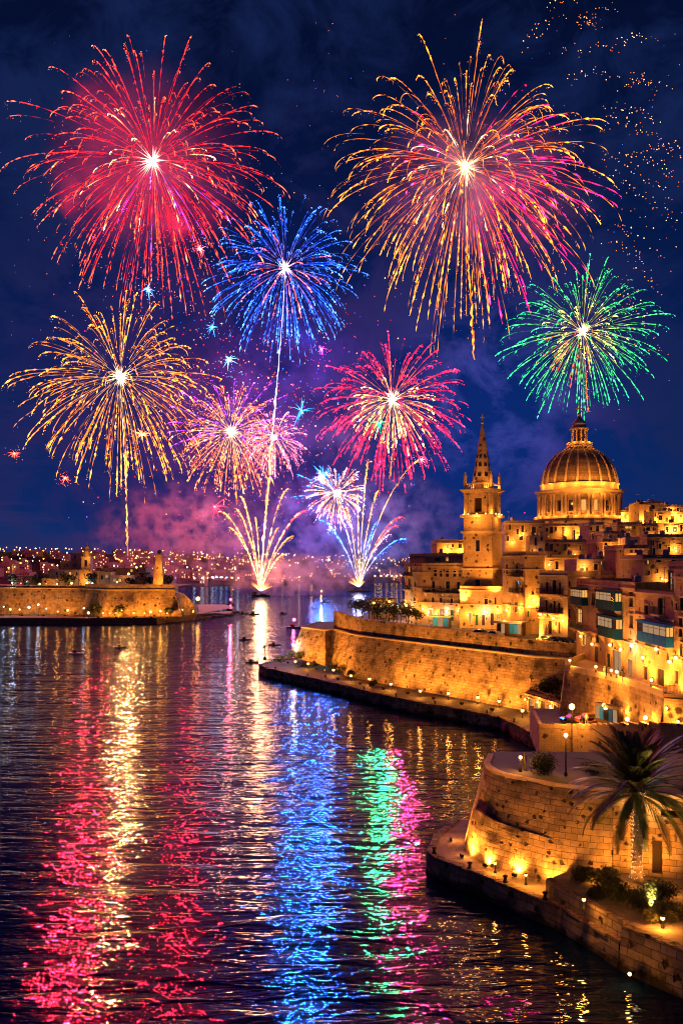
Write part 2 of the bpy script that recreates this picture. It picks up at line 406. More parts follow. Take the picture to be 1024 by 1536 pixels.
def star(label, px, py, Y, Rpx, col, seed):
    r = random.Random(seed); mpp = Y / F; c = W(px, py, Y)
    root = thing('spark_star', label, 'firework', c, 0, 'small single stars between the bursts')
    b = newglow()
    for k in range(26):
        d = Vector((r.gauss(0, 1), r.gauss(0, .6), r.gauss(0, 1))).normalized(); L = Rpx * mpp * r.uniform(0.2, 1.1) ** 1.3
        streak(b, [d * 0.2, d * L * 0.5, d * L - Vector((0, 0, L * .12))], [mpp * 0.32, mpp * 0.26, mpp * 0.1], [tuple(x * 1.4 for x in col), col, tuple(x * .4 for x in col)])
    for k in range(26):
        d = Vector((r.gauss(0, 1), r.gauss(0, .6), r.gauss(-.3, 1))).normalized() * Rpx * mpp * r.uniform(.5, 1.8)
        b.octa(d, mpp * r.uniform(0.3, 0.65), tuple(x * r.uniform(.2, 1) for x in col))
    b.build('spray', m_glow, root)
    b = newglow(); b.ball((0, 0, 0), mpp * 1.3, 8, 6); b.c += [tuple(0.6 * x + 1.5 for x in col)] * len(b.v); b.build('core', m_glow, root)
    return root

burst('huge red burst with pink white core at the upper left', 230, 241, 213, 800, 100,
      [(0, (4, .35, .3)), (0.25, RED), (0.75, (3.8, 0.10, 0.06)), (1, (4.2, 0.7, 0.2))], 0.20, 0.95, 0.45, 9, 11, 0.06, 1.3, (9, 5, 4),
      tail=[(230, 241), (234, 330), (238, 420)], tstops=[(0, PALE), (.5, ORANGE), (1, RED)], twid=0.9,
      light=(1, 0.012, 0.03), lpow=[(0, 0, 0.4e6), (-0.62, -0.35, 5.0e6), (-.5, .5, 2.0e6), (.2, -.45, 1.5e6)],
      inner=[(26, 0.5, [(0, RED), (0.6, (7, 2.0, .8)), (1, (7, 3, 1.4))], lambda d: d.y < 0.5), (22, .62, [(0, VIOLET), (1, (2.2, .5, 4.0))], lambda d: d.z < -.3)])
burst('largest golden burst with magenta streaks inside at the upper right', 697, 250, 236, 840, 100,
      [(0, (4, 1.1, .2)), (0.3, ORANGE), (0.7, GOLD), (1, (3.8, 1.15, 0.12))], 0.24, 1.12, 0.28, 11, 12, 0.05, 1.2, (9, 5.5, 2.6), rr=(.66, .96),
      tail=[(697, 250), (700, 380), (706, 450), (711, 540)], tstops=[(0, PALE), (.5, GOLD), (1, ORANGE)], twid=1.9,
      light=(1, 0.36, 0.08), lpow=[(0, 0, 0.6e6)],
      inner=[(190, 0.92, [(0, ORANGE), (0.3, MAGENTA), (1, (4.5, .05, .5))], lambda d: d.x > 0.1 and d.z < 0.25 and d.y < .6),
             (50, 0.5, [(0, MAGENTA), (1, (6, .15, .9))], lambda d: d.x < -.35 and -.1 < d.z < .7 and d.y < .6), (26, .45, [(0, WHITE), (1, PALE)], lambda d: d.y < .4)])
BG = bpy.data.objects[COL.objects[-1].name] if False else [o for o in COL.objects if o.get('label', '').startswith('largest golden')][0]
lamp_light('burst_glow', (42, -6, -34), 0.32e6, (1, .015, .16), 4, BG); lamp_light('burst_glow', (-52, -6, 14), 0.14e6, (1, .015, .16), 4, BG)
burst('deep blue burst with an orange white core below the red one', 428, 402, 128, 790, 92,
      [(0, (4, 1.2, .8)), (0.2, (.8, .6, 4)), (0.4, (0.05, .30, 4)), (0.8, (0.10, .5, 4.6)), (1, (.6, 1.6, 5))], 0.17, 1.0, 0.22, 5, 13, 0.08, 1.2, (9, 5.5, 3.2),
      tail=[(428, 402), (424, 470), (417, 560), (412, 610), (405, 690), (398, 760)], tstops=[(0, (8, 4, 3)), (.25, (4, 4, 8)), (.5, (3, 4, 8)), (.75, PALE), (1, PALE)], twid=1.25,
      light=(0.02, 0.16, 1), lpow=[(0.1, -.1, 2.0e6), (0.45, -.5, 1.7e6)],
      inner=[(36, 0.6, [(0, (6, 1.0, .8)), (1, (5, .6, .7))], lambda d: d.z < .3)])
burst('wide golden burst with drooping trails at the middle left', 180, 566, 163, 800, 96,
      [(0, WHITE), (0.2, (4, 1.5, .3)), (0.6, GOLD), (1, (3.8, 1.2, 0.12))], 0.21, 1.18, 0.25, 9, 14, 0.04, 1.25, (9, 7.5, 5),
      tail=[(180, 566), (185, 650), (190, 740), (192, 832)], tstops=[(0, WHITE), (.5, PALE), (1, GOLD)], twid=1.35,
      light=(1, 0.40, 0.09), lpow=[(0, 0, 3.4e6)])
burst('small gold and violet burst full of dots at the centre left', 347, 648, 92, 780, 84,
      [(0, WHITE), (0.35, (7, 2.6, .9)), (0.6, ORANGE), (1, (6, 1.6, .5))], 0.22, 1.0, 0.8, 11, 15, 0.05, 1.3, (9, 7, 5),
      tail=[(347, 648), (352, 700), (355, 755)], tstops=[(0, PALE), (1, GOLD)], light=(1, .45, .2), lpow=[(0, 0, 0.22e6)],
      inner=[(70, 1.05, [(0, VIOLET), (1, (2.6, .3, 4.5))], lambda d: d.z > -.2)])
burst('small pink and violet burst above the left barge', 411, 657, 55, 770, 44,
      [(0, WHITE), (0.4, (7, 2.0, 1.2)), (1, (5, .7, 2.0))], 0.25, 0.9, 0.6, 8, 16, 0.08, 1.2, (9, 6, 4),
      tail=[(411, 657), (404, 720), (396, 800), (391, 884)], tstops=[(0, PALE), (.5, (7, 3.4, 1.0)), (1, WHITE)], twid=1.3, light=(1, .4, .3), lpow=[(0, 0, 0.09e6)])
burst('crimson burst with pale yellow inner streaks left of the steeple', 588, 600, 123, 820, 90,
      [(0, PALE), (0.3, (4, .5, .3)), (0.5, CRIM), (1, (3.8, .1, .3))], 0.19, 1.2, 0.22, 8, 17, 0.05, 1.4, (9, 7.5, 4.5),
      tail=[(588, 600), (590, 660), (584, 720)], tstops=[(0, PALE), (1, ORANGE)], twid=1.0, light=(1, 0.02, 0.12), lpow=[(.15, 0, 1.9e6)],
      inner=[(80, 0.62, [(0, WHITE), (0.5, PALE), (1, (6.5, 4.0, 1.0))], lambda d: d.z < .4)])
burst('green burst with yellow inner streaks above the dome', 873, 498, 130, 830, 78,
      [(0, PALE), (0.22, (2.6, 2.0, .25)), (0.45, (.3, 1.9, .4)), (0.8, GREEN), (1, (.1, 2.2, .8))], 0.16, 0.95, 0.2, 4, 18, 0.06, 1.1, (9, 6, 3.4),
      tail=[(873, 498), (878, 560), (881, 618)], tstops=[(0, PALE), (.5, ORANGE), (1, GOLD)], twid=0.9, light=(0.05, 1, 0.32), lpow=[(0, 0, 0.35e6)],
      inner=[(44, .75, [(0, PALE), (.5, ORANGE), (1, RED)], lambda d: d.z < -.1 and d.x < .2), (34, .5, [(0, PALE), (1, (4, 4, .8))], None)])
burst('small orange burst with blue flashes above the right barge', 505, 740, 54, 880, 46,
      [(0, WHITE), (0.35, (8, 3.4, 1.4)), (0.7, (7, 1.6, .6)), (1, (1.0, 2.4, 7))], 0.14, 1.15, 0.3, 3, 19, 0.08, 1.6, (9, 7, 5), light=(.3, .4, 1), lpow=[(0, 0, 0.22e6)],
      inner=[(40, 1.25, [(0, CYAN), (1, (.2, 1.0, 7))], lambda d: d.x < .1 and d.z > -.2)])
for a in [('cyan star left of the crimson burst', 452, 616, 790, 24, CYAN, 21), ('pale blue star at the edge of the golden left burst', 343, 540, 800, 15, (1.5, 3.6, 5), 22),
          ('small blue star under the red burst', 319, 491, 800, 12, (.3, 2.2, 7), 23), ('blue white star above the golden left burst', 222, 434, 790, 13, (1, 2.6, 8), 24),
          ('tiny red star far left beside the golden burst', 22, 680, 800, 9, (7, .7, .25), 25), ('red orange star low on the left sky', 98, 717, 800, 9, (7, .9, .25), 26),
          ('orange star on the lower right of the golden left burst', 213, 652, 800, 17, (8, 2.6, .6), 27), ('red glow star left of the left fountain', 322, 760, 780, 20, (7, .25, .5), 28),
          ('bright cyan blue star above the right fountain', 484, 714, 900, 22, (.5, 3.0, 8), 29), ('pink star at the end of a rising trail', 632, 690, 880, 8, (8, 1.0, 1.6), 30),
          ('teal green star low inside the crimson burst', 570, 634, 815, 17, (.1, 2.6, 1.0), 33), ('magenta star under the blue burst', 482, 524, 800, 7, (6, .6, 5), 31), ('white pink star between the red and the blue burst', 300, 374, 800, 11, (8, 1.6, 2.4), 32)]:
    st_ = star(*a)
    if a[0].startswith('teal'): lamp_light('added_green_glow', (0, -2, 0), 1.0e6, (.02, 1, .25), 4, st_)  # added green lamp, strong enough to streak the water green

def fountain(label, px, py, Y, jets, seed):
    r = random.Random(seed); mpp = Y / F; c = W(px, py, Y)
    root = thing('firework_fountain', label, 'firework', c, 0, 'fountains shooting up from the barges')
    for (tx, ty, bend, stops, wd) in jets:
        e = W(tx, ty, Y) - c; k = r.uniform(-.15, .15) * abs(e.x) + r.uniform(-3, 3)
        def pth(s, e=e, bend=bend, k=k):
            return Vector((e.x * (s + bend * (s * s - s)), k * s, e.z * (1 - (1 - s) ** 1.5) - e.z * 0.10 * max(0, s - .8) ** 2 * 25 * abs(bend)))
        b = trail_mesh(r, pth, stops, 0.0, 1.0, wd * 1.35, mpp * 0.7, 0.10, 40, mpp * 0.8, n=60)
        b.build('jet', m_glow, root)
    b = newglow()
    for k in range(60):
        d = Vector((r.gauss(0, .5), r.gauss(0, .5), abs(r.gauss(0, 1)) + .3)).normalized(); L = mpp * r.uniform(5, 20)
        streak(b, [d * .3, d * L * .5, d * L], [mpp * .8, mpp * .5, mpp * .2], [WHITE, PALE, GOLD])
    b.build('core', m_glow, root)
    return root
WG = [(0, (12, 8, 4)), (.15, (7, 4, 1.4)), (.6, (4.4, 1.9, .45)), (1, (4.2, 1.2, .15))]
WR = [(0, (12, 8, 4)), (.3, (5, 2.0, .8)), (.7, (4.2, .5, .3)), (1, (4, .08, .15))]
WB = [(0, (10, 8, 8)), (.2, (3, 3, 7)), (.6, (.4, 1.3, 6)), (1, (.1, .7, 5))]
WW = [(0, (10, 8, 7)), (.4, (4, 3.2, 4.2)), (1, (3, 1.6, 3.2))]
fl = fountain('golden fountain of jets rising from the left barge', 391, 886, 780,
    [(329, 765, .25, WG, 1.2), (342, 790, .2, WG, 1), (360, 742, .15, WG, 1.1), (352, 760, .2, WG, .9), (383, 775, .1, WG, .9), (402, 745, .1, WG, .9), (433, 729, .25, WG, 1.1),
     (418, 790, .2, WG, .9), (462, 762, .3, WR, 1.2), (441, 802, .25, WG, .9), (428, 830, .2, WG, .8), (375, 810, .1, WG, .8), (408, 700, .05, WG, .8)], 41)
lamp_light('fountain_glow', (0, -4, 26), 0.20e6, (1, .42, .16), 5, fl); lamp_light('fountain_glow', (0, -4, 90), 0.30e6, (1, .35, .12), 7, fl)
fr = fountain('blue white and red fountain of jets rising from the right barge', 538, 880, 905,
    [(478, 778, .3, WB, 1.2), (490, 792, .25, WB, 1), (506, 770, .15, WW, 1), (518, 760, .1, WG, .9), (536, 740, .05, WG, 1), (552, 690, .0, WG, 1), (569, 733, .1, WG, 1), (566, 782, .1, WB, .8),
     (640, 684, .35, WG, 1.05), (604, 773, .3, WR, 1.1), (598, 786, .25, WR, 1), (609, 806, .35, WB, .9), (560, 800, .1, WB, .9), (587, 800, .2, WW, .8)], 42)
lamp_light('fountain_glow', (0, -4, 26), 0.14e6, (.55, .6, 1), 5, fr); lamp_light('fountain_glow', (-40, -4, 80), 0.55e6, (.1, .28, 1), 7, fr)

def sparks_cloud(name, label, n, fn, cols, seed, size=(0.5, 1.0)):
    r = random.Random(seed); b = newglow()
    for k in range(n):
        px, py, Y = fn(r); fl = r.uniform(.25, 1.3)
        b.octa(W(px, py, Y), Y / F * r.uniform(*size), tuple(x * fl for x in r.choice(cols)))
    return tag(b.build(name, m_glow), label, 'sparks', kind='stuff')
ARC = []
def ring(r):
    if not ARC:                                             # dying stars fall in dotted curves away from the burst
        a = r.uniform(-.85, 1.2); q = r.uniform(200, 300); Y = r.uniform(790, 880); L = r.uniform(40, 95); n = r.randint(7, 15)
        for k in range(n):
            s = k / n; ARC.append((700 + (q + L * s) * math.cos(a) + r.gauss(0, 3.5), 255 - (q + L * s) * math.sin(a) + 46 * s * s + r.gauss(0, 3.5), Y))
    return ARC.pop()
sparks_cloud('gold_sparks', 'gold sparks scattered right of the largest golden burst', 620, ring, [GOLD, ORANGE, PALE, (6, 2.6, .8)], 51, (.45, .95))
sparks_cloud('mixed_sparks', 'red blue and gold sparks drifting in the middle of the bursts', 950, lambda r: (r.gauss(390, 110), r.gauss(600, 110), r.uniform(740, 900)),
             [RED, GOLD, ORANGE, VIOLET, BLUE, MAGENTA, (6, 2.6, .8)], 52, (.5, 1.15))
sparks_cloud('blue_sparks', 'blue and gold sparks strewn across the whole sky', 300, lambda r: (r.uniform(0, 1024), r.triangular(0, 800, 150), r.uniform(760, 900)),
             [BLUE, (.2, .7, 3), GOLD, ORANGE, (1, .3, 2)], 53, (.35, .7))
sparks_cloud('red_sparks', 'red and violet sparks falling beneath the red burst', 260, lambda r: (r.gauss(250, 70), r.gauss(390, 55), r.uniform(760, 840)),
             [RED, (5, .5, .5), VIOLET, ORANGE], 54, (.4, .9))

# ------------------------------------------------------------------ smoke left hanging by the shells, lit by their lamps
def smoke(name, label, px, py, Y, rx, ry, rz, dens, nscale, seed, col=(0.85, 0.85, 0.9), lo=0.42, gain=3.0, soft=1.0):
    m, t, out = newmat('smoke_air')
    tc = t.n('ShaderNodeTexCoord').outputs['Object']
    ln = t.n('ShaderNodeVectorMath', {0: tc}, operation='LENGTH').outputs['Value']
    fall = t.math('POWER', t.math('SUBTRACT', 1.0, ln, clamp=True), soft)
    mp = t.n('ShaderNodeMapping', {0: tc, 'Location': (seed * 3.7, seed * 1.3, seed), 'Scale': (1.0, ry / rx, rz / rx)}).outputs[0]
    n = t.n('ShaderNodeTexNoise', {'Vector': mp, 'Scale': nscale, 'Detail': 5.0, 'Roughness': 0.6}).outputs[0]
    d = t.math('MULTIPLY', t.math('MULTIPLY', t.math('SUBTRACT', n, lo), gain, clamp=True), fall)
    v = t.n('ShaderNodeVolumePrincipled', {'Color': (*col, 1), 'Density': t.math('MULTIPLY', d, dens), 'Anisotropy': 0.0})
    t.t.links.new(v.outputs[0], out.inputs['Volume'])
    b = MB(); b.ball((0, 0, 0), 1, 20, 12)
    o = b.build(name, m); o.location = W(px, py, Y); k = Y / F; o.scale = (rx * k, ry * k, rz * k)
    return tag(o, label, 'smoke', kind='stuff')
smoke('firework_smoke', 'red lit smoke glowing round the core of the red burst', 230, 240, 800, 170, 120, 160, 0.0034, 3.4, 1, soft=1.8, lo=.36, gain=3)
smoke('firework_smoke', 'magenta lit smoke inside the largest golden burst', 720, 285, 842, 200, 100, 130, 0.010, 4.0, 2, lo=.42, soft=1.4)
smoke('firework_smoke', 'violet smoke drifting between the lower bursts', 400, 640, 820, 230, 120, 190, 0.003, 4.6, 3, lo=.46, gain=6, soft=1.2, col=(.6, .25, .95))
smoke('firework_smoke', 'low pink smoke rolling over the water by the left barge', 440, 864, 800, 120, 60, 40, 0.055, 5.5, 4, lo=.47, gain=7, soft=1.1, col=(.95, .5, .7))
smoke('firework_smoke', 'pink smoke cloud over the far shore left of the left fountain', 275, 806, 830, 150, 70, 90, 0.06, 6.0, 5, lo=.50, gain=9, soft=1.25, col=(1.0, .42, .6))
smoke('firework_smoke', 'violet smoke bank standing behind both fountains', 470, 800, 960, 190, 70, 110, 0.03, 6.0, 7, lo=.50, gain=8, soft=1.2, col=(.75, .5, .95))
smoke('firework_smoke', 'blue smoke round the foot of the right fountain', 585, 800, 930, 130, 60, 110, 0.03, 5.5, 6, lo=.49, gain=8, soft=1.2, col=(.5, .55, 1.0))
LK = 2.2
# ------------------------------------------------------------------ stone and other land materials
LIME = (0.46, 0.33, 0.19)
m_fort = stone('fort_limestone', (0.40, 0.275, 0.15), 1.3, 0.55, 0.018, 0.95, 1.0, 0.22, pits=0.6)
m_scarp = stone('bastion_limestone', (0.45, 0.31, 0.17), 1.15, 0.52, 0.02, 0.9, 1.0, 0.26, pits=1.15)
m_farfort = stone('far_fort_limestone', (0.42, 0.29, 0.15), 1.8, 0.8, 0.02, 0.85, 0.8, 0.2, pits=0.32)
m_quay = stone('quay_stone', (0.30, 0.23, 0.15), 1.3, 0.6, 0.03, 0.85, 1.0, 0.35, dark=(0.025, 0.02, 0.014), pits=0.7, tide=0.75)
m_pave = stone('quay_paving', (0.33, 0.26, 0.18), 1.4, 1.1, 0.015, 0.5, 0.4, 0.12)
m_asph = plain('asphalt_paving', (0.09, 0.085, 0.085), 0.75, var=0.35, scale=0.8)
m_street = plain('street_stone', (0.34, 0.24, 0.14), 0.7, var=0.3, scale=0.7)
m_rock = plain('shore_rock', (0.16, 0.115, 0.07), 0.9, var=0.5, scale=0.6)
m_h = [stone('house_stone_%d' % i, c, 0.9, 0.34, 0.012, 0.45, 0.35, 0.10, pits=pt) for i, (c, pt) in enumerate([
    ((0.50, 0.36, 0.20), 0.5), ((0.44, 0.31, 0.18), 0.6), ((0.42, 0.33, 0.25), 0.45), ((0.36, 0.27, 0.18), 0.55), ((0.52, 0.42, 0.34), 0)])]
m_trim = stone('trim_stone', (0.54, 0.41, 0.25), 1.2, 0.5, 0.006, 0.3, 0.3, 0.06)
m_roof = plain('roof_screed', (0.17, 0.14, 0.12), 0.9, var=0.4, scale=0.6)
m_white = plain('whitewashed_render', (0.40, 0.37, 0.35), 0.9, var=0.2, spec=.05)
m_glass = plain('dark_glass', (0.012, 0.013, 0.018), 0.08, var=0.2, spec=0.8)
m_lit = emit_mat('lit_window', (1.0, 0.46, 0.10), 1.0, False)
m_litw = emit_mat('lit_white_window', (1.0, 0.56, 0.28), 0.42, False)
m_wood = plain('dark_wood', (0.045, 0.028, 0.016), 0.6)
m_green = plain('green_paint', (0.02, 0.09, 0.05), 0.5)
m_blue = plain('blue_paint', (0.01, 0.11, 0.60), 0.8, spec=.05)
m_teal = plain('dark_teal_paint', (0.006, 0.05, 0.11), 0.8, spec=.04)
m_iron = plain('black_iron', (0.015, 0.014, 0.014), 0.5, metal=0.3)
m_steel = plain('grey_metal', (0.30, 0.30, 0.31), 0.45, metal=0.6)
m_bulb = emit_mat('lamp_globe', (1.0, 0.50, 0.13), 9.0, False)
m_bulbw = emit_mat('white_lamp_globe', (0.8, 0.95, 1.0), 7.0, False)
SOD = (1.0, 0.34, 0.04)
ORD = ['first', 'second', 'third', 'fourth', 'fifth', 'sixth', 'seventh', 'eighth', 'ninth', 'tenth', 'eleventh', 'twelfth', 'thirteenth', 'fourteenth', 'fifteenth', 'sixteenth',
       'seventeenth', 'eighteenth', 'nineteenth', 'twentieth']
def V2(p): return Vector((p[0], p[1]))
def offset(poly, d):
    """shift an open polyline sideways (to the right of its direction) by d"""
    out = []; n = len(poly)
    for i in range(n):
        ds = []
        if i > 0: ds.append((V2(poly[i]) - V2(poly[i - 1])).normalized())
        if i < n - 1: ds.append((V2(poly[i + 1]) - V2(poly[i])).normalized())
        ns = [Vector((q.y, -q.x)) for q in ds]; m = sum(ns, Vector((0, 0))).normalized()
        k = d / max(0.35, m.dot(ns[0])); out.append((poly[i][0] + m.x * k, poly[i][1] + m.y * k))
    return out
def wallstrip(b, base, zb, top, zt, m=0, rows=6, bulge=0.0, rough=0.0, sub=1.6, seed=0):
    """battered wall between two polylines, finely divided; UVs run along the wall in metres"""
    r = random.Random(seed); P = []; acc = 0
    for i in range(len(base) - 1):
        L = (V2(base[i + 1]) - V2(base[i])).length; n = max(1, int(L / sub))
        for k in range(n): P.append((i, k / n, acc + L * k / n))
        acc += L
    P.append((len(base) - 2, 1.0, acc))
    g = []; uv = []
    for j in range(rows + 1):
        v = j / rows; row = []; ur = []
        for (i, t, a) in P:
            z0 = zb[i] + (zb[i + 1] - zb[i]) * t if isinstance(zb, (list, tuple)) else zb
            z1 = zt[i] + (zt[i + 1] - zt[i]) * t if isinstance(zt, (list, tuple)) else zt
            q0 = V2(base[i]).lerp(V2(base[i + 1]), t); q1 = V2(top[i]).lerp(V2(top[i + 1]), t)
            q = q0.lerp(q1, v); z = z0 + (z1 - z0) * v
            e = mnoise.noise(Vector((q.x * .6, q.y * .6, z * .8 + seed))) * rough if 0 < j < rows else 0
            d = (V2(base[i + 1]) - V2(base[i])).normalized()
            row.append((q.x + d.y * e, q.y - d.x * e, z)); ur.append((a, z))
        g.append(row); uv.append(ur)
    b.grid(g, False, m, False, uv)
def coping(b, line, z, w=0.5, h=0.25, m=0, L0=1.4, jit=0.08, seed=0, inset=0.0):
    """row of separate-looking edge stones along a polyline"""
    r = random.Random(seed)
    for i in range(len(line) - 1):
        a, c = V2(line[i]), V2(line[i + 1]); L = (c - a).length; d = (c - a) / L; nrm = Vector((d.y, -d.x)); t = 0
        zz = (lambda q: z) if not isinstance(z, (list, tuple)) else (lambda q, i=i: z[i] + (z[i + 1] - z[i]) * q)
        while t < L - 0.05:
            s = min(L0 * r.uniform(.6, 1.4), L - t)
            p = a + d * (t + s / 2) - nrm * (w / 2 + inset - r.uniform(0, jit))
            M = Matrix.Translation((p.x, p.y, zz((t + s / 2) / L) + r.uniform(-jit, jit) * .5)) @ Matrix.Rotation(math.atan2(d.y, d.x) + r.uniform(-.02, .02), 4, 'Z')
            b.box(-s / 2 + .012, s / 2 - .012, -w / 2, w / 2, -0.1, h, m, M); t += s
def slab(b, poly, z, m=0):
    b.face([(p[0], p[1], z) for p in poly], m)

# ------------------------------------------------------------------ quays, streets and terraces (the setting)
Z1 = 1.9
QE = [(12.2, 95), (9.6, 89.5), tuple(G(640, 1277, Z1))[:2], tuple(G(655, 1289, Z1))[:2], tuple(G(742, 1322, Z1))[:2], tuple(G(841, 1362, Z1))[:2], (20.5, 64.2)]
b = MB()
wallstrip(b, offset(QE, .25), -1.5, QE, Z1, 0, 5, rough=.25, sub=.9, seed=3)
slab(b, QE + [(26, 62), (40, 70), (40, 95)], Z1, 1)
coping(b, QE, Z1, .75, .12, 0, 1.7, .13, 4)
tag(b.build('quay', [m_quay, m_pave]), kind='structure')
b = MB()                                                     # raised promenade in front of the palm
RW = [(17.3, 73.4), (17.7, 72.2), (20.95, 64.5)]
RB = [(20.75, 64.2), (23.7, 60.1), (30, 51.5)]
wallstrip(b, offset(RW, .12), Z1 - .3, RW, 3.3, 0, 3, rough=.08, sub=.9, seed=5)
wallstrip(b, offset(RB, .75), -1.5, RB, 3.12, 0, 5, rough=.12, sub=.9, seed=6)
wallstrip(b, [(20.6, 64.9), offset(RB, .75)[0]], -1.5, [(20.95, 64.5), RB[0]], 3.12, 0, 4)
slab(b, RW + RB[:1] + RB[1:] + [(45, 52), (45, 74), (20, 76)], 3.13, 1)
coping(b, RW, 3.2, .5, .14, 0, 1.8, .05, 7); coping(b, RB, 3.05, .7, .14, 0, 2.0, .06, 8)
tag(b.build('promenade', [m_quay, m_pave]), kind='structure')
Z2 = 2.3
QM = [(-6, 262), (-19, 246), tuple(G(388, 997, Z2))[:2], tuple(G(400, 1003, Z2))[:2], tuple(G(500, 1025, Z2))[:2], tuple(G(560, 1040, Z2))[:2], tuple(G(620, 1053, Z2))[:2],
      tuple(G(690, 1064, Z2))[:2], tuple(G(750, 1077, Z2))[:2], tuple(G(806, 1104, Z2))[:2], (28.5, 125), (23, 110), (19.5, 93), (19, 88)]
b = MB()
wallstrip(b, offset(QM, .3), -1.5, QM, Z2, 0, 4, rough=.35, sub=1.2, seed=9)
slab(b, QM + [(60, 88), (60, 262)], Z2, 1)
coping(b, QM[:11], Z2, 1.0, .16, 0, 2.2, .2, 10)
tag(b.build('quay', [m_quay, m_asph]), kind='structure')
# the near bastion, its jogged wall and platform
BB = [(13.4, 91), (12.3, 87.2), (12.15, 84.9), (12.7, 82.4), (13.7, 80.5), (15.6, 78.5), (17.8, 76.4), (20.2, 75.0), (23.2, 74.1)]
BT = offset(BB, -2.0)
bast = thing('bastion', 'near rounded stone bastion with floodlit battered wall beside the palm', 'bastion', (0, 0, 0))
b = MB(); wallstrip(b, BB, Z1, BT, 10, 0, 16, rough=.07, sub=.8, seed=11)
wallstrip(b, [BB[-1], (23.6, 75.4)], 3, [BT[-1], (23.6, 75.4)], 10, 0, 8, sub=.8)
wallstrip(b, [BT[0], (16, 92), (24, 92)], 2, [BT[0], (16, 92), (24, 92)], 10, 0, 4)
b.build('scarp_wall', m_scarp, bast)
def openings_wall(b, a, c, z0, z1, rects, depth=.3, m=0, rm=None):
    a, c = V2(a), V2(c); L = (c - a).length; d = (c - a) / L; nin = Vector((-d.y, d.x))
    us = sorted({0.0, L} | {max(0, min(L, q)) for r_ in rects for q in r_[:2]}); vs = sorted({z0, z1} | {max(z0, min(z1, q)) for r_ in rects for q in r_[2:4]})
    P = lambda u, v, k=0.0: (a.x + d.x * u + nin.x * k, a.y + d.y * u + nin.y * k, v)
    for i in range(len(us) - 1):
        for j in range(len(vs) - 1):
            um, vm = (us[i] + us[i + 1]) / 2, (vs[j] + vs[j + 1]) / 2
            if any(r_[0] < um < r_[1] and r_[2] < vm < r_[3] for r_ in rects): continue
            b.face([P(us[i], vs[j]), P(us[i + 1], vs[j]), P(us[i + 1], vs[j + 1]), P(us[i], vs[j + 1])], m,
                   [(us[i], vs[j]), (us[i + 1], vs[j]), (us[i + 1], vs[j + 1]), (us[i], vs[j + 1])])
    rm = m if rm is None else rm
    for (u0, u1, v0, v1) in [r_[:4] for r_ in rects]:
        u0, u1, v0, v1 = max(0, u0), min(L, u1), max(z0, v0), min(z1, v1)
        b.face([P(u0, v0), P(u0, v0, depth), P(u0, v1, depth), P(u0, v1)], rm); b.face([P(u1, v0, depth), P(u1, v0), P(u1, v1), P(u1, v1, depth)], rm)
        b.face([P(u0, v0), P(u1, v0), P(u1, v0, depth), P(u0, v0, depth)], rm); b.face([P(u0, v1, depth), P(u1, v1, depth), P(u1, v1), P(u0, v1)], rm)
b = MB(); s0, s1 = (23.6, 75.4), (37, 71.2)
openings_wall(b, s0, s1, 2.9, 10.0, [(3.2, 4.0, 3.4, 6.2), (5.9, 7.4, 4.0, 6.0), (3.9, 5.6, 8.3, 8.9)], .7)
b.build('landward_wall', m_scarp, bast)
for (u0, u1, v0, v1) in [(3.2, 4.0, 3.4, 6.2), (5.9, 7.4, 4.0, 6.0), (3.9, 5.6, 8.3, 8.9)]:
    d = (V2(s1) - V2(s0)).normalized(); p = V2(s0) + d * (u0 + u1) / 2 + Vector((-d.y, d.x)) * .66
    M = Matrix.Translation((p.x, p.y, 0)) @ Matrix.Rotation(math.atan2(d.y, d.x), 4, 'Z')
    b = MB(); b.box(-(u1 - u0) / 2, (u1 - u0) / 2, 0, .06, v0, v1, 0, M); b.build('door', m_wood, bast)
b = MB(); tl = BB[2:8]; lo = offset(tl, .2); hi = offset(tl, -.84); zt = [6.0, 6.1, 5.9, 5.75, 5.6, 5.2]
wallstrip(b, lo, Z1, hi, zt, 0, 8, rough=.1, sub=.6, seed=12)
hi2 = offset(tl, -1.25)
wallstrip(b, hi, zt, hi2, [z + .12 for z in zt], 0, 1, sub=.6)
b.build('talus', m_scarp, bast)
b = MB(); slab(b, BT + [(23.6, 75.4), (37, 71.2), (60, 71), (60, 89), (24, 92), (16, 92)], 10.0)
b.build('platform', m_asph, bast)
b = MB(); coping(b, BT, 9.95, .55, .22, 0, 1.5, .04, 13); coping(b, [(23.4, 75.5), (37, 71.25)], 9.95, .5, .24, 0, 1.5, .04, 14)
b.build('coping', m_trim, bast)
# long floodlit bastion on the promontory
A = [(-6, 262), (-11, 241), (-4.2, 229.5), (-2.4, 232.5), (4.4, 213.2), (14, 198), (36.8, 165), (47, 157.5)]
zc = 12.3; zb = [4.5, 4.2, 3.6, 3.4, 2.3, 2.3, 2.3, 2.3]
lb = thing('bastion', 'long floodlit bastion wall running along the promontory quay', 'bastion', (0, 0, 0))
b = MB(); wallstrip(b, offset(A, 3.2), zb, A, zc, 0, 10, rough=.22, sub=2.0, seed=15); b.build('scarp_wall', m_fort, lb)
b = MB(); up = offset(A[3:], -.35)
wallstrip(b, up, zc, up, [17.2, 16.4, 16.2, 15.3, 15.0], 0, 3, rough=.06, sub=2.0, seed=16)
up2 = offset(A[3:], -1.2); wallstrip(b, up, [17.2, 16.4, 16.2, 15.3, 15.0], up2, [17.21, 16.41, 16.21, 15.31, 15.01], 0, 1)
b.build('parapet', m_fort, lb)
b = MB(); cl = [(p[0], p[1], zc + .02) for p in offset(A, .12)]; b.tube(cl, .3, 6); b.build('cordon', m_trim, lb)
b = MB(); b.face([(p[0], p[1], zc) for p in A[:4]] + [(6, 236, zc), (8, 264, zc)]); b.build('gun_platform', m_rock, lb)
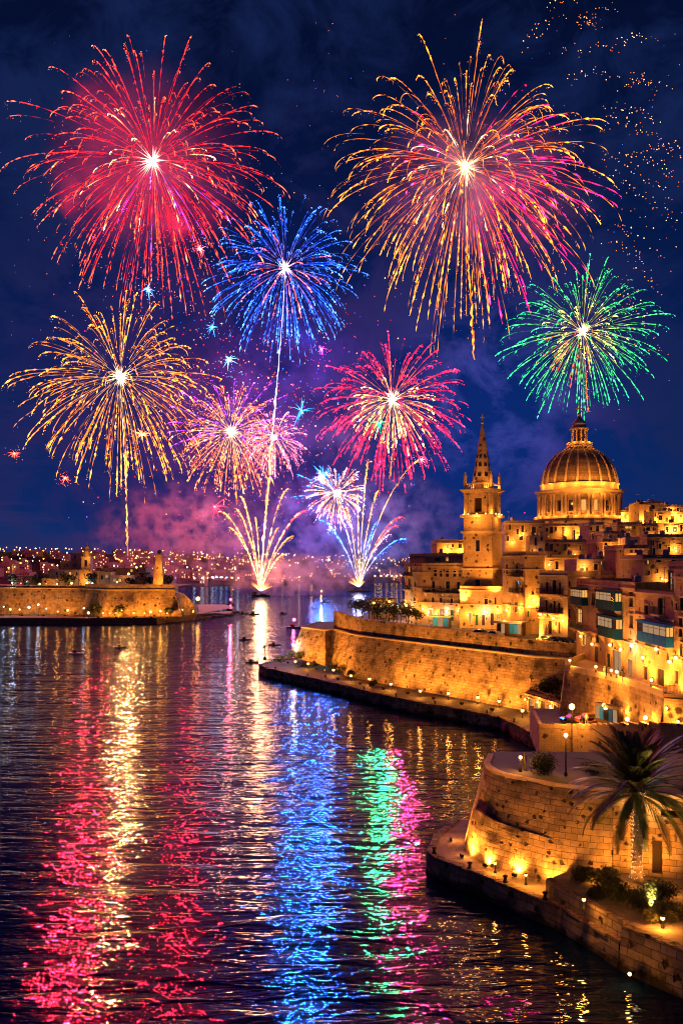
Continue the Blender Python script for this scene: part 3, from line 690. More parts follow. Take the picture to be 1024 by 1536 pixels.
# the terrace street, ramp street and yards
b = MB(); slab(b, [up2[0], up2[1], up2[2], up2[3], up2[4], (60, 157), (90, 262), (8, 264), (2, 240)], 14.6); tag(b.build('terrace_street', m_asph), kind='structure')
RR = [(45.5, 157.6), (36.0, 140), (34.4, 133.5), (36.6, 126.5), (38.4, 120), (39.2, 112), (39.3, 105.8)]
b = MB(); slab(b, RR + [(43.5, 103), (60, 90), (60, 157)], 13.55); tag(b.build('hill_street', m_street), kind='structure')
rw = thing('retaining_wall', 'curved stone retaining wall carrying the ramp street down from the houses', 'wall')
b = MB(); wallstrip(b, offset(RR, 1.3), 2.3, RR, 13.5, 0, 10, rough=.2, sub=1.4, seed=17); b.build('scarp_wall', m_fort, rw)
b = MB(); wallstrip(b, RR, 13.5, RR, 14.35, 0, 1, sub=1.2); ri = offset(RR, -.4); wallstrip(b, RR, 14.35, ri, 14.352, 0, 1); wallstrip(b, ri[::-1], 13.5, ri[::-1], 14.35, 0, 1)
b.build('parapet', m_trim, rw)
TR = [(30.5, 140.5), (28.3, 124.3), (33.3, 122.7), (38.2, 104), (40.5, 102.5)]; TZ = [6.5, 6.5, 6.8, 10.5, 10.5]
b = MB(); b.face([(30.5, 140.5, 6.5), (28.3, 124.3, 6.5), (33.3, 122.7, 6.8), (38, 124, 7.4), (38, 140, 6.5)], 1); b.face([(33.3, 122.7, 6.8), (38.2, 104, 10.5), (41, 104, 10.5), (38, 124, 7.4)], 1); tag(b.build('lower_terrace', [m_fort, m_asph]), kind='structure')
b = MB(); wallstrip(b, TR, 2.2, TR, TZ, 0, 4, sub=1.5, seed=18)
for i_ in range(4): coping(b, TR[i_:i_ + 2], [TZ[i_] - .1, TZ[i_ + 1] - .1], .5, .5, 0, 1.8, .03, 19)
tag(b.build('terrace_wall', m_h[1]), 'low stone terrace wall below the big street lamp', 'wall')
b = MB(); openings_wall(b, (39.3, 105.9), (46.5, 101.5), 2.3, 13.9, [(1.2, 2.0, 9.2, 10.6), (2.4, 3.1, 9.6, 10.8)], .5, 0); wallstrip(b, [(40.5, 112), (39.3, 105.9)], 2.3, [(40.5, 112), (39.3, 105.9)], 13.9, 0, 4)
coping(b, [(39.2, 105.95), (46.5, 101.4)], 13.8, .6, .3, 0, 1.5, .02, 20)
tag(b.build('pier_wall', m_h[0]), 'tall ochre pier wall with railing at the right edge below the houses', 'wall')
# hill under the town
b = MB(); rows = []
for j in range(26):
    y = 92 + j * 14; row = []
    for i in range(26):
        x = 44 + i * 11; e = max(0, min(1, (x - 48) / 60)) * max(0, min(1, (y - 100) / 120))
        row.append((x, y, 13.4 + 24 * e - (0 if y < 260 else (y - 260) * .12)))
    rows.append(row)
b.grid(rows); tag(b.build('town_hill', m_street), kind='structure')
# ------------------------------------------------------------------ houses of the town
MC = {}
def window_mesh(w, h, style):
    k = (round(w, 2), round(h, 2), style)
    if k in MC: return MC[k]
    b = MB(); s = min(.16, w * .16)
    for x0, x1, z0, z1 in ((-w / 2 - s, -w / 2, -s * .3, h + s), (w / 2, w / 2 + s, -s * .3, h + s), (-w / 2, w / 2, h, h + s)):
        b.box(x0, x1, -.07, .05, z0, z1, 0)
    b.box(-w / 2 - s * 1.3, w / 2 + s * 1.3, -.16, .05, -.14, -s * .3, 0)                      # sill
    if style != 'plain': b.box(-w / 2 - s * 1.5, w / 2 + s * 1.5, -.2, .05, h + s, h + s + .12, 0)
    f = .06
    for x0, x1, z0, z1 in ((-w / 2, -w / 2 + f, 0, h), (w / 2 - f, w / 2, 0, h), (-f / 2, f / 2, 0, h), (-w / 2, w / 2, 0, f), (-w / 2, w / 2, h - f, h), (-w / 2, w / 2, h * .68, h * .68 + f)):
        b.box(x0, x1, .14, .19, z0, z1, 1)
    p = MB(); p.box(-w / 2, w / 2, .19, .22, 0, h)
    MC[k] = (b, p); return MC[k]
class Facade:
    def __init__(s, a, c): s.a, s.c = V2(a), V2(c); s.L = (s.c - s.a).length; s.d = (s.c - s.a) / s.L; s.ang = math.atan2(s.d.y, s.d.x)
    def hit(s, px, py):
        """u along the wall and height of the point a photo pixel shows on this wall plane"""
        t = (px - 512) / F; n = Vector((-s.d.y, s.d.x)); Y = s.a.dot(n) / (t * n.x + n.y)
        return Vector((t * Y, Y)).dot(s.d) - s.a.dot(s.d), H + (HZ - py) / F * Y
    def pt(s, u, z, out=0.0): return Vector((s.a.x + s.d.x * u + s.d.y * out, s.a.y + s.d.y * u - s.d.x * out, z))
meshcache = {}
def built(b, name, mats):
    k = (id(b), name, tuple(m.name for m in mats) if isinstance(mats, (list, tuple)) else mats.name)
    if k not in meshcache: meshcache[k] = b.mesh(name, mats)
    return meshcache[k]
def railing_mesh(L, dep, hgt=1.0):
    b = MB(); n = max(3, int(L / .16))
    for z in (.08, hgt): b.box(-L / 2, L / 2, -dep, -dep + .04, z, z + .045); b.box(-L / 2, -L / 2 + .04, -dep, 0, z, z + .045); b.box(L / 2 - .04, L / 2, -dep, 0, z, z + .045)
    for i in range(n + 1):
        x = -L / 2 + .02 + (L - .04) * i / n; b.box(x - .014, x + .014, -dep + .006, -dep + .034, .1, hgt)
    for i in range(1, max(2, int(dep / .16))):
        for sx in (-1, 1): x = sx * (L / 2 - .02); b.box(x - .014, x + .014, -dep * i / max(2, int(dep / .16)) - .014, -dep * i / max(2, int(dep / .16)) + .014, .1, hgt)
    return b
def add_window(h, fc, u, z, w, hh, style='stone', pane=None, frame=None):
    wb, pb = window_mesh(w, hh, style); frame = frame or m_wood; pane = pane or m_glass
    o = ob('window', built(wb, 'window', [m_trim, frame]), h, fc.pt(u, z), fc.ang)
    ob('pane', built(pb, 'pane', pane), o)
    return o
def add_door(h, fc, u, z, w, hh, mat, lit=False):
    b = MB(); s = .14
    for x0, x1, z0, z1 in ((-w / 2 - s, -w / 2, 0, hh + s), (w / 2, w / 2 + s, 0, hh + s), (-w / 2, w / 2, hh, hh + s)): b.box(x0, x1, -.06, .05, z0, z1, 0)
    for sx in (-1, 1): b.box(min(0, sx * w / 2), max(0, sx * w / 2), .16, .2, 0, hh, 1); b.box(min(sx * .08, sx * (w / 2 - .08)), max(sx * .08, sx * (w / 2 - .08)), .13, .16, .2, hh * .45, 1); b.box(min(sx * .08, sx * (w / 2 - .08)), max(sx * .08, sx * (w / 2 - .08)), .13, .16, hh * .52, hh - .15, 1)
    b.box(-.05, -.03, .1, .16, hh * .42, hh * .5, 2)
    return ob('door', b.mesh('door', [m_trim, mat, m_iron]), h, fc.pt(u, z), fc.ang)
def add_balcony(h, fc, u, z, L, dep=.95, col=None):
    b = MB(); b.box(-L / 2 - .05, L / 2 + .05, -dep - .06, 0, -.16, 0); b.box(-L / 2, L / 2, -dep * .9, 0, -.26, -.16)
    for x in ([-L / 2 + .25, L / 2 - .25] + ([0] if L > 3 else [])):
        b.face([(x - .1, 0, -.95), (x - .1, 0, -.26), (x - .1, -dep * .8, -.26)]); b.face([(x + .1, 0, -.26), (x + .1, 0, -.95), (x + .1, -dep * .8, -.26)])
        b.face([(x - .1, 0, -.95), (x - .1, -dep * .8, -.26), (x + .1, -dep * .8, -.26), (x + .1, 0, -.95)])
    o = ob('balcony', b.mesh('balcony', m_trim), h, fc.pt(u, z), fc.ang)
    ob('railing', railing_mesh(L, dep).mesh('railing', col or m_iron), o)
    return o
def add_gallery(h, fc, u, z, w, hh, paint, label=None, lit=m_litw, ncol=5):
    """timber enclosed balcony on stone corbels"""
    dep = 1.05; sill = hh * .46; b = MB()
    b.box(-w / 2, w / 2, -dep, 0, 0, .08); b.box(-w / 2, w / 2, -dep, -dep + .06, .08, sill); b.box(-w / 2, -w / 2 + .06, -dep + .06, 0, .08, sill); b.box(w / 2 - .06, w / 2, -dep + .06, 0, .08, sill)
    b.box(-w / 2 - .06, w / 2 + .06, -dep - .06, 0, sill, sill + .09); b.box(-w / 2, w / 2, -dep, 0, hh - .3, hh - .06); b.box(-w / 2 - .16, w / 2 + .16, -dep - .2, 0, hh - .06, hh + .08)
    for i in range(ncol + 1):
        x = -w / 2 + (w - .1) * i / ncol; b.box(x, x + .1, -dep, -dep + .08, sill + .09, hh - .3)
    for i in range(3):
        y = -dep + (dep - .1) * i / 2
        for sx in (-1, 1): b.box(min(sx * w / 2, sx * (w / 2 - .08)), max(sx * w / 2, sx * (w / 2 - .08)), y + .001, y + .09, sill + .09, hh - .3)
    for i in range(ncol):
        x0 = -w / 2 + .12 + (w - .1) * i / ncol; x1 = x0 + (w - .1) / ncol - .14; b.box(x0, x1, -dep - .025, -dep, .2, sill - .1)
    b.box(-w / 2, w / 2, -dep - .02, -dep + .03, hh * .76, hh * .76 + .05)
    o = ob('enclosed_balcony', b.mesh('enclosed_balcony', paint), h, fc.pt(u, z), fc.ang)
    if label: o['label'] = label
    rr = random.Random(int(u * 31 + z * 7))
    for i in range(ncol):
        x0 = -w / 2 + .1 + (w - .1) * i / ncol; p = MB(); p.box(x0, x0 + (w - .1) / ncol - .1, -dep + .03, -dep + .05, sill + .09, hh - .3)
        ob('pane', p.mesh('pane', lit if rr.random() < .7 else m_glass), o)
    p = MB(); p.box(w / 2 - .05, w / 2 - .03, -dep + .1, -.02, sill + .09, hh - .3); p.box(-w / 2 + .03, -w / 2 + .05, -dep + .1, -.02, sill + .09, hh - .3); ob('pane', p.mesh('pane', m_lit), o)
    for x in (-w / 2 + .3, w / 2 - .3):
        c = MB()
        for q in range(5): c.box(x - .13, x + .13, -dep * (1 - q * .2) + .05, 0, -.26 * (q + 1), -.26 * q)
        ob('corbel', c.mesh('corbel', m_trim), o)
    return o
def house(label, poly, z0, z1, fac=None, cat='house', mat=None, para=.9, cornice=True, name='stone_house', strings=(), trimz=.35):
    """stone house from a counter-clockwise plan; fac maps an edge to its openings, each measured on the photograph as
       (px0, py_top, px1, py_bottom, kind) or given as (u, z, w, h, kind)"""
    mat = mat or m_h[0]; fac = fac or {}
    h = thing(name, label, cat, (0, 0, 0)); b = MB(); n = len(poly); todo = []
    for e in range(n):
        a, c = poly[e], poly[(e + 1) % n]; fc = Facade(a, c); rects = []
        for it in fac.get(e, []):
            kind = it[4]
            if kind.startswith('@'):                                # metric
                u, z, w, hh = it[:4]; kind = kind[1:]
            else:
                (u0, za), (u1, zb_) = fc.hit(it[0], (it[1] + it[3]) / 2), fc.hit(it[2], (it[1] + it[3]) / 2)
                um = (fc.hit((it[0] + it[2]) / 2, it[1]), fc.hit((it[0] + it[2]) / 2, it[3]))
                u = (u0 + u1) / 2; w = abs(u1 - u0); z = um[1][1]; hh = um[0][1] - um[1][1]
            if kind in ('win', 'lit', 'litw', 'french', 'door', 'shop', 'shut', 'hole') and not (.1 < u - w / 2 and u + w / 2 < fc.L - .1):
                w = min(w, fc.L - .5); u = max(w / 2 + .15, min(fc.L - w / 2 - .15, u))
            if kind in ('win', 'lit', 'litw', 'french', 'door', 'shop', 'shut', 'hole'):
                z = max(z, z0 + .03); rects.append((u - w / 2, u + w / 2, z, min(z + hh, z1 - .2)))
            todo.append((fc, kind, u, z, w, hh))
        openings_wall(b, a, c, z0, z1, rects, .35)
        nin = Vector((-fc.d.y, fc.d.x)) * .3                         # inner face and top of the parapet
        b.face([fc.pt(0, z1), fc.pt(fc.L, z1), fc.pt(fc.L, z1, -.3), fc.pt(0, z1, -.3)]); b.face([fc.pt(fc.L, z1 - para, -.3), fc.pt(0, z1 - para, -.3), fc.pt(0, z1, -.3), fc.pt(fc.L, z1, -.3)])
    b.build('wall', mat, h)
    b = MB(); slab(b, poly, z1 - para); b.build('roof', m_roof, h)
    if cornice:
        for zc_ in (z1 - para - .1,) + tuple(strings):
            b = MB(); pl = poly + [poly[0]]
            for e in range(n):
                fc = Facade(poly[e], poly[(e + 1) % n]); M = Matrix.Translation(fc.pt(0, zc_)) @ Matrix.Rotation(fc.ang, 4, 'Z')
                b.box(-.2 - .004 * e, fc.L + .2 + .003 * e, -.22 - .003 * e, -.002, -.12 - .002 * e, .14 + .002 * e, 0, M)
            b.build('cornice', m_trim, h)
    for (fc, kind, u, z, w, hh) in todo:
        if kind == 'win': add_window(h, fc, u, z, w, hh)
        elif kind == 'lit': add_window(h, fc, u, z, w, hh, pane=m_lit)
        elif kind == 'litw': add_window(h, fc, u, z, w, hh, pane=m_litw)
        elif kind == 'shut': add_window(h, fc, u, z, w, hh, pane=m_wood, style='plain')
        elif kind == 'french': add_window(h, fc, u, z, w, hh, 'plain', frame=m_green if u > 5 else m_wood)
        elif kind == 'hole': add_window(h, fc, u, z, w, hh, 'plain')
        elif kind == 'door': add_door(h, fc, u, z, w, hh, m_wood if (int(u * 10) % 3) else m_green)
        elif kind == 'shop': add_window(h, fc, u, z, w, hh, 'plain', pane=m_litw, frame=m_steel)
        elif kind == 'balc': add_balcony(h, fc, u, z, w)
        elif kind == 'gbalc': add_balcony(h, fc, u, z, w, col=m_green)
        elif kind == 'gblue': add_gallery(h, fc, u, z, w, hh, m_blue, 'bright blue enclosed balcony with lit panes')
        elif kind == 'gteal': add_gallery(h, fc, u, z, w, hh, m_teal)
    return h

def wlamp(label, p, ang, power=420, out=.45, group='lamps on the house walls', name='wall_lamp', big=1.0, col=SOD, white=False):
    """iron bracket and glowing globe on a wall; its light is a child"""
    t = thing(name, label, 'lamp', p, ang, group)
    b = MB(); b.box(-.06, .06, -.04, 0, -.25, .15); b.tube([(0, 0, 0), (0, -out * .5, .12), (0, -out, .05)], .025, 5); b.build('bracket', m_iron, t)
    b = MB(); b.ball((0, -out, -.12 * big), .17 * big, 10, 8); b.build('globe', m_bulbw if white else m_bulb, t)
    lamp_light('lamp_light', (0, -out - .35, -.15), power, col, .2, t)
    return t

# ---- front row along the ramp street, facades facing the water
S = 13.55
h1 = house('ochre corner house with the bright blue enclosed balcony and roof terrace', [(42, 124), (42, 109.6), (56, 109.6), (56, 124)], S, 26.3, {0: [
    (987, 897, 995, 922, 'french'), (966, 908, 972, 922, 'win'), (984, 967, 988, 982, 'win'), (986, 1004, 996, 1029, 'door'), (965, 1000, 970, 1020, 'door'), (966, 934, 1010, 966, 'gblue'), (985, 919, 998, 922, 'balc')]}, mat=m_h[0], para=.35, strings=(18.6, 22.7))
h0 = house('narrow house cut off by the right edge of the picture', [(42, 109.5), (42, 99), (56, 99), (56, 109.5)], S, 29.2, {0: [
    (1013, 905, 1016, 915, 'win'), (1019, 897, 1026, 916, 'win'), (1018, 927, 1023, 955, 'win'), (1011, 1006, 1017, 1026, 'door'), (1020, 966, 1026, 985, 'lit')]}, mat=m_h[1], strings=(18.0, 22.0))
h1b = house('set back attic room with a glazed door on the roof terrace beside the railing', [(46, 122), (46, 110), (56, 110), (56, 122)], 25.9, 30.3, {0: [(977, 858, 982, 884, 'win'), (988, 858, 997, 884, 'litw')]}, mat=m_h[1], para=.5, name='attic_room')
b = railing_mesh(14.0, 3.4, 1.0); t = ob('railing', b.mesh('railing', m_iron), h1, (45.4, 116.8, 26.3), R(-90))
h2 = house('tall house with two dark teal enclosed balconies one above the other', [(42.2, 156), (42, 124.1), (56, 124.1), (56, 156)], S, 27.3, {0: [
    (902, 886, 932, 914, 'gteal'), (905, 924, 933, 956, 'gteal'), (863, 882, 881, 907, 'gteal'), (865, 914, 872, 934, 'lit'), (861, 934, 882, 944, 'gbalc'), (943, 888, 949, 910, 'win'), (943, 923, 949, 942, 'win'), (943, 963, 947, 977, 'win'),
    (893, 923, 901, 943, 'win'), (919, 978, 931, 1008, 'shop'), (909, 982, 915, 1003, 'door'), (890, 972, 897, 996, 'door'), (941, 989, 948, 1013, 'shop'), (886, 890, 892, 908, 'win'), (874, 952, 879, 968, 'lit'), (893, 952, 898, 964, 'win')]}, mat=m_h[0], strings=(18.4, 25.1))
h3 = house('house with two rows of dark iron balconies left of the teal balconies', [(39.2, 172), (42.6, 163.5), (52, 166), (52, 176)], 14.6, 28.6, {0: [
    (818, 873, 822, 889, 'french'), (828, 870, 834, 890, 'french'), (837, 874, 841, 891, 'french'), (809, 884, 844, 891, 'balc'), (817, 900, 821, 916, 'french'), (829, 901, 833, 919, 'french'), (836, 904, 840, 919, 'french'),
    (809, 912, 844, 919, 'balc'), (821, 931, 827, 951, 'door'), (836, 933, 840, 950, 'door')], 1: [(852, 872, 855, 880, 'win'), (852, 913, 855, 927, 'win')]}, mat=m_h[2], strings=(19.2, 23.6))
h4 = house('tall plain orange house with small balconies on its greyish left side', [(37.4, 201), (39.8, 188), (44.2, 189), (50, 200)], 14.6, 32.6, {0: [
    (773, 846, 777, 861, 'french'), (766, 861, 785, 865, 'balc'), (773, 872, 781, 888, 'french'), (768, 885, 785, 889, 'balc'), (771, 903, 776, 919, 'french'), (758, 846, 761, 861, 'win'), (781, 852, 784, 861, 'win')],
    1: [(797, 886, 800, 892, 'hole'), (790, 916, 793, 925, 'door'), (803, 850, 806, 855, 'hole')]}, mat=m_h[1], strings=(20.5, 28.6))
h5 = house('low lamp lit building with a terrace roof at the foot of the church tower', [(28.2, 207), (39.0, 201.5), (44, 206), (31, 214)], 14.6, 24.6, {0: [
    (726, 898, 731, 907, 'win'), (741, 896, 744, 907, 'win'), (712, 922, 717, 938, 'door'), (722, 922, 727, 938, 'door'), (735, 920, 740, 938, 'door'), (745, 922, 750, 936, 'lit'), (702, 919, 707, 936, 'lit')]}, mat=m_h[1], strings=(20.2,))
h6 = house('broad palace with a long first floor balcony left of the church tower', [(17.2, 236), (20.6, 222), (30.4, 213), (38, 226), (26, 244)], 14.6, 30.1, {1: [
    (650, 855, 655, 864, 'win'), (659, 856, 663, 865, 'win'), (668, 856, 673, 865, 'win'), (679, 856, 684, 865, 'win'), (688, 857, 691, 865, 'win'), (647, 872, 652, 886, 'french'), (668, 872, 674, 887, 'french'), (685, 873, 690, 886, 'french'),
    (637, 887, 692, 889, 'balc'), (647, 896, 651, 904, 'win'), (659, 897, 663, 905, 'win'), (675, 898, 679, 907, 'win'), (687, 899, 690, 905, 'win'), (659, 913, 666, 930, 'shop'), (675, 915, 680, 931, 'door'), (643, 914, 648, 929, 'lit'), (687, 914, 691, 931, 'lit')],
    0: [(612, 850, 615, 858, 'lit'), (609, 862, 617, 864, 'balc'), (612, 868, 615, 878, 'win'), (609, 882, 617, 884, 'balc'), (621, 872, 624, 879, 'win'), (612, 900, 615, 908, 'lit'), (620, 896, 623, 905, 'win')]}, mat=m_h[0], strings=(20.0, 23.6, 27.6))
b = MB(); 
h6b = house('dark attic storey set back on the palace roof', [(18.6, 237), (21.6, 225), (31, 217), (37, 227), (27, 243)], 29.2, 32.6, {1: [(652, 836, 660, 842, 'hole'), (668, 836, 672, 842, 'lit')]}, mat=m_h[3], para=.4, name='attic_room')
h7 = house('ochre house rising behind the palace left of the tower', [(25.4, 232), (33.5, 232), (33.5, 246), (25.4, 246)], 14.6, 36.4, {0: [(669, 815, 673, 822, 'lit'), (677, 815, 680, 821, 'win'), (687, 812, 692, 822, 'win'), (694, 820, 698, 826, 'win')]}, mat=m_h[0], strings=(32.4,))

# ---- the stepped mass of houses behind: (px left, px right, py of the roof, depth Y, plan depth, plan turn in degrees, stone, label, openings)
BACK = [
    (757, 815, 781, 216, 12, -6, 3, 'big brown flat roofed block between the tower and the dome', [(781, 788, 785, 798, 'win'), (778, 804, 784, 810, 'win'), (797, 790, 803, 806, 'shut'), (806, 806, 810, 814, 'win')]),
    (814, 884, 785, 238, 14, 0, 0, 'long orange wall of the church precinct below the dome drum', [(824, 788, 829, 800, 'shut'), (841, 788, 846, 805, 'shut'), (859, 795, 862, 810, 'win'), (871, 796, 876, 810, 'lit')]),
    (794, 816, 803, 203, 7, -4, 4, 'small whitewashed roof house under the brown block', [(801, 806, 805, 818, 'win'), (810, 805, 813, 811, 'win')]),
    (816, 880, 809, 206, 9, 3, 3, 'dark flat roofed house below the orange precinct wall', [(824, 816, 829, 826, 'win'), (845, 816, 849, 826, 'win'), (868, 818, 871, 826, 'win')]),
    (815, 888, 832, 190, 10, 2, 3, 'wide brown house with a bare upper wall above the iron balconies', [(832, 842, 837, 854, 'win'), (824, 843, 828, 856, 'lit'), (849, 846, 853, 855, 'shut')]),
    (864, 901, 839, 165, 8, 2, 4, 'pinkish rooftop room with a lit doorway above the teal balconies', [(869, 852, 875, 862, 'litw'), (878, 851, 881, 862, 'win'), (890, 846, 896, 855, 'win')]),
    (903, 935, 808, 188, 10, 3, 1, 'lit orange house with a bare side wall in the middle of the slope', [(906, 812, 910, 818, 'hole'), (905, 822, 908, 827, 'hole'), (913, 828, 916, 834, 'win'), (928, 812, 931, 818, 'win')]),
    (935, 972, 817, 162, 10, 4, 1, 'brown corner house with dark windows above the roof terrace', [(944, 823, 948, 829, 'hole'), (951, 823, 955, 829, 'hole'), (938, 843, 942, 854, 'win'), (943, 841, 947, 854, 'win'), (951, 846, 956, 859, 'win'), (959, 835, 963, 843, 'win')]),
    (883, 906, 783, 218, 9, 0, 2, 'grey block with water tanks just right below the dome', [(893, 788, 898, 797, 'shut'), (886, 800, 892, 810, 'win')]),
    (925, 963, 783, 222, 10, 0, 3, 'grey brown house with a strip window beneath the skyline', [(937, 789, 947, 793, 'lit'), (950, 789, 957, 793, 'win'), (930, 794, 935, 800, 'win')]),
    (962, 986, 785, 218, 9, 2, 3, 'small brown house between the strip window and the lit arch', [(968, 789, 974, 796, 'win'), (978, 788, 981, 796, 'win')]),
    (985, 1030, 784, 221, 9, 2, 0, 'house with a brightly lit yard wall near the right edge', [(997, 790, 1002, 799, 'win'), (1008, 790, 1015, 798, 'litw'), (1019, 787, 1023, 797, 'win')]),
    (958, 973, 753, 250, 9, 0, 0, 'slim floodlit tower house on the skyline right of the dome', [(965, 766, 968, 770, 'hole'), (967, 777, 969, 781, 'hole')]),
    (972, 993, 751, 256, 9, 0, 3, 'dark brown skyline house beside the slim lit tower house', [(976, 757, 981, 763, 'win'), (984, 768, 988, 776, 'win')]),
    (992, 1032, 757, 258, 9, 0, 1, 'skyline house with a long terrace parapet at the right edge', [(1000, 761, 1004, 768, 'win'), (1014, 760, 1018, 767, 'win')]),
    (980, 1005, 766, 239, 8, 0, 0, 'lit cream house front with one dark square window on the upper slope', [(987, 773, 993, 780, 'win'), (981, 770, 983, 775, 'hole'), (997, 776, 1001, 783, 'door')]),
    (1003, 1034, 767, 240, 8, 0, 0, 'yellow lit house under the right end of the skyline', [(1005, 774, 1010, 783, 'door'), (1018, 770, 1022, 776, 'lit')]),
    (937, 959, 806, 183, 6, 0, 4, 'pale corrugated roof shed in the middle of the slope', [(942, 809, 945, 815, 'win'), (952, 809, 955, 814, 'win')]),
    (970, 1032, 801, 194, 12, 0, 3, 'wide dark house crowned with tanks above the attic room', [(987, 815, 991, 823, 'win'), (1000, 820, 1004, 828, 'win'), (978, 822, 982, 832, 'win'), (1014, 818, 1019, 829, 'lit')]),
    (931, 960, 765, 262, 9, 0, 0, 'orange skyline house right beside the dome drum', [(935, 770, 939, 778, 'lit'), (948, 768, 951, 774, 'win')]),
    (893, 938, 834, 176, 8, 2, 3, 'low dark house behind the pinkish rooftop room', [(905, 842, 909, 850, 'win'), (920, 842, 925, 852, 'win'), (930, 843, 933, 850, 'lit')]),
    (963, 1030, 832, 150, 10, 2, 3, 'dark terrace house behind the glazed attic room', [(985, 836, 990, 843, 'win'), (1006, 836, 1012, 843, 'win')]),
    (905, 938, 796, 204, 8, 0, 2, 'grey terrace house in the shade left of the lit slope', [(912, 800, 916, 806, 'win'), (925, 799, 930, 806, 'win')]),
    (752, 766, 795, 226, 10, 0, 0, 'thin lit house squeezed behind the tower', [(755, 800, 758, 808, 'litw'), (755, 815, 758, 824, 'lit')]),
]
bh = []
for (x0, x1, yt, Y, dep, turn, mi, lab, ops) in BACK:
    a, c = W(x0, 845, Y), W(x1, 845, Y); c = a + (c - a); w_ = (c - a).length
    q = Vector((math.cos(R(turn)), math.sin(R(turn)))); nn = Vector((-q.y, q.x))
    a2 = V2(a); c2 = a2 + q * w_
    rr_ = random.Random(int(x0 * 7 + yt)); Lm = (x1 - x0); vis = 34 if Y < 200 else 26
    for q_ in range(int(Lm / 7)):                                   # more small openings where the wall would stay blank
        ex = x0 + 3 + rr_.random() * (Lm - 6); ey = yt + 5 + rr_.random() * vis; ew, eh = rr_.choice([(2.6, 4.5), (3, 6), (3.4, 8), (2.4, 3.2)])
        if all(abs(ex - (o_[0] + o_[2]) / 2) > 5 or abs(ey + eh / 2 - (o_[1] + o_[3]) / 2) > 9 for o_ in ops): ops = ops + [(ex - ew / 2, ey, ex + ew / 2, ey + eh, rr_.choice(['win', 'win', 'hole', 'shut', 'french', 'lit']))]
    bh.append((house(lab, [tuple(a2), tuple(c2), tuple(c2 + nn * dep), tuple(a2 + nn * dep)], 12.0, H + (HZ - yt) / F * Y, {0: ops}, mat=m_h[mi], para=.7, cornice=(Y % 2 == 0)), Facade(a2, c2), lab, H + (HZ - yt) / F * Y, dep))
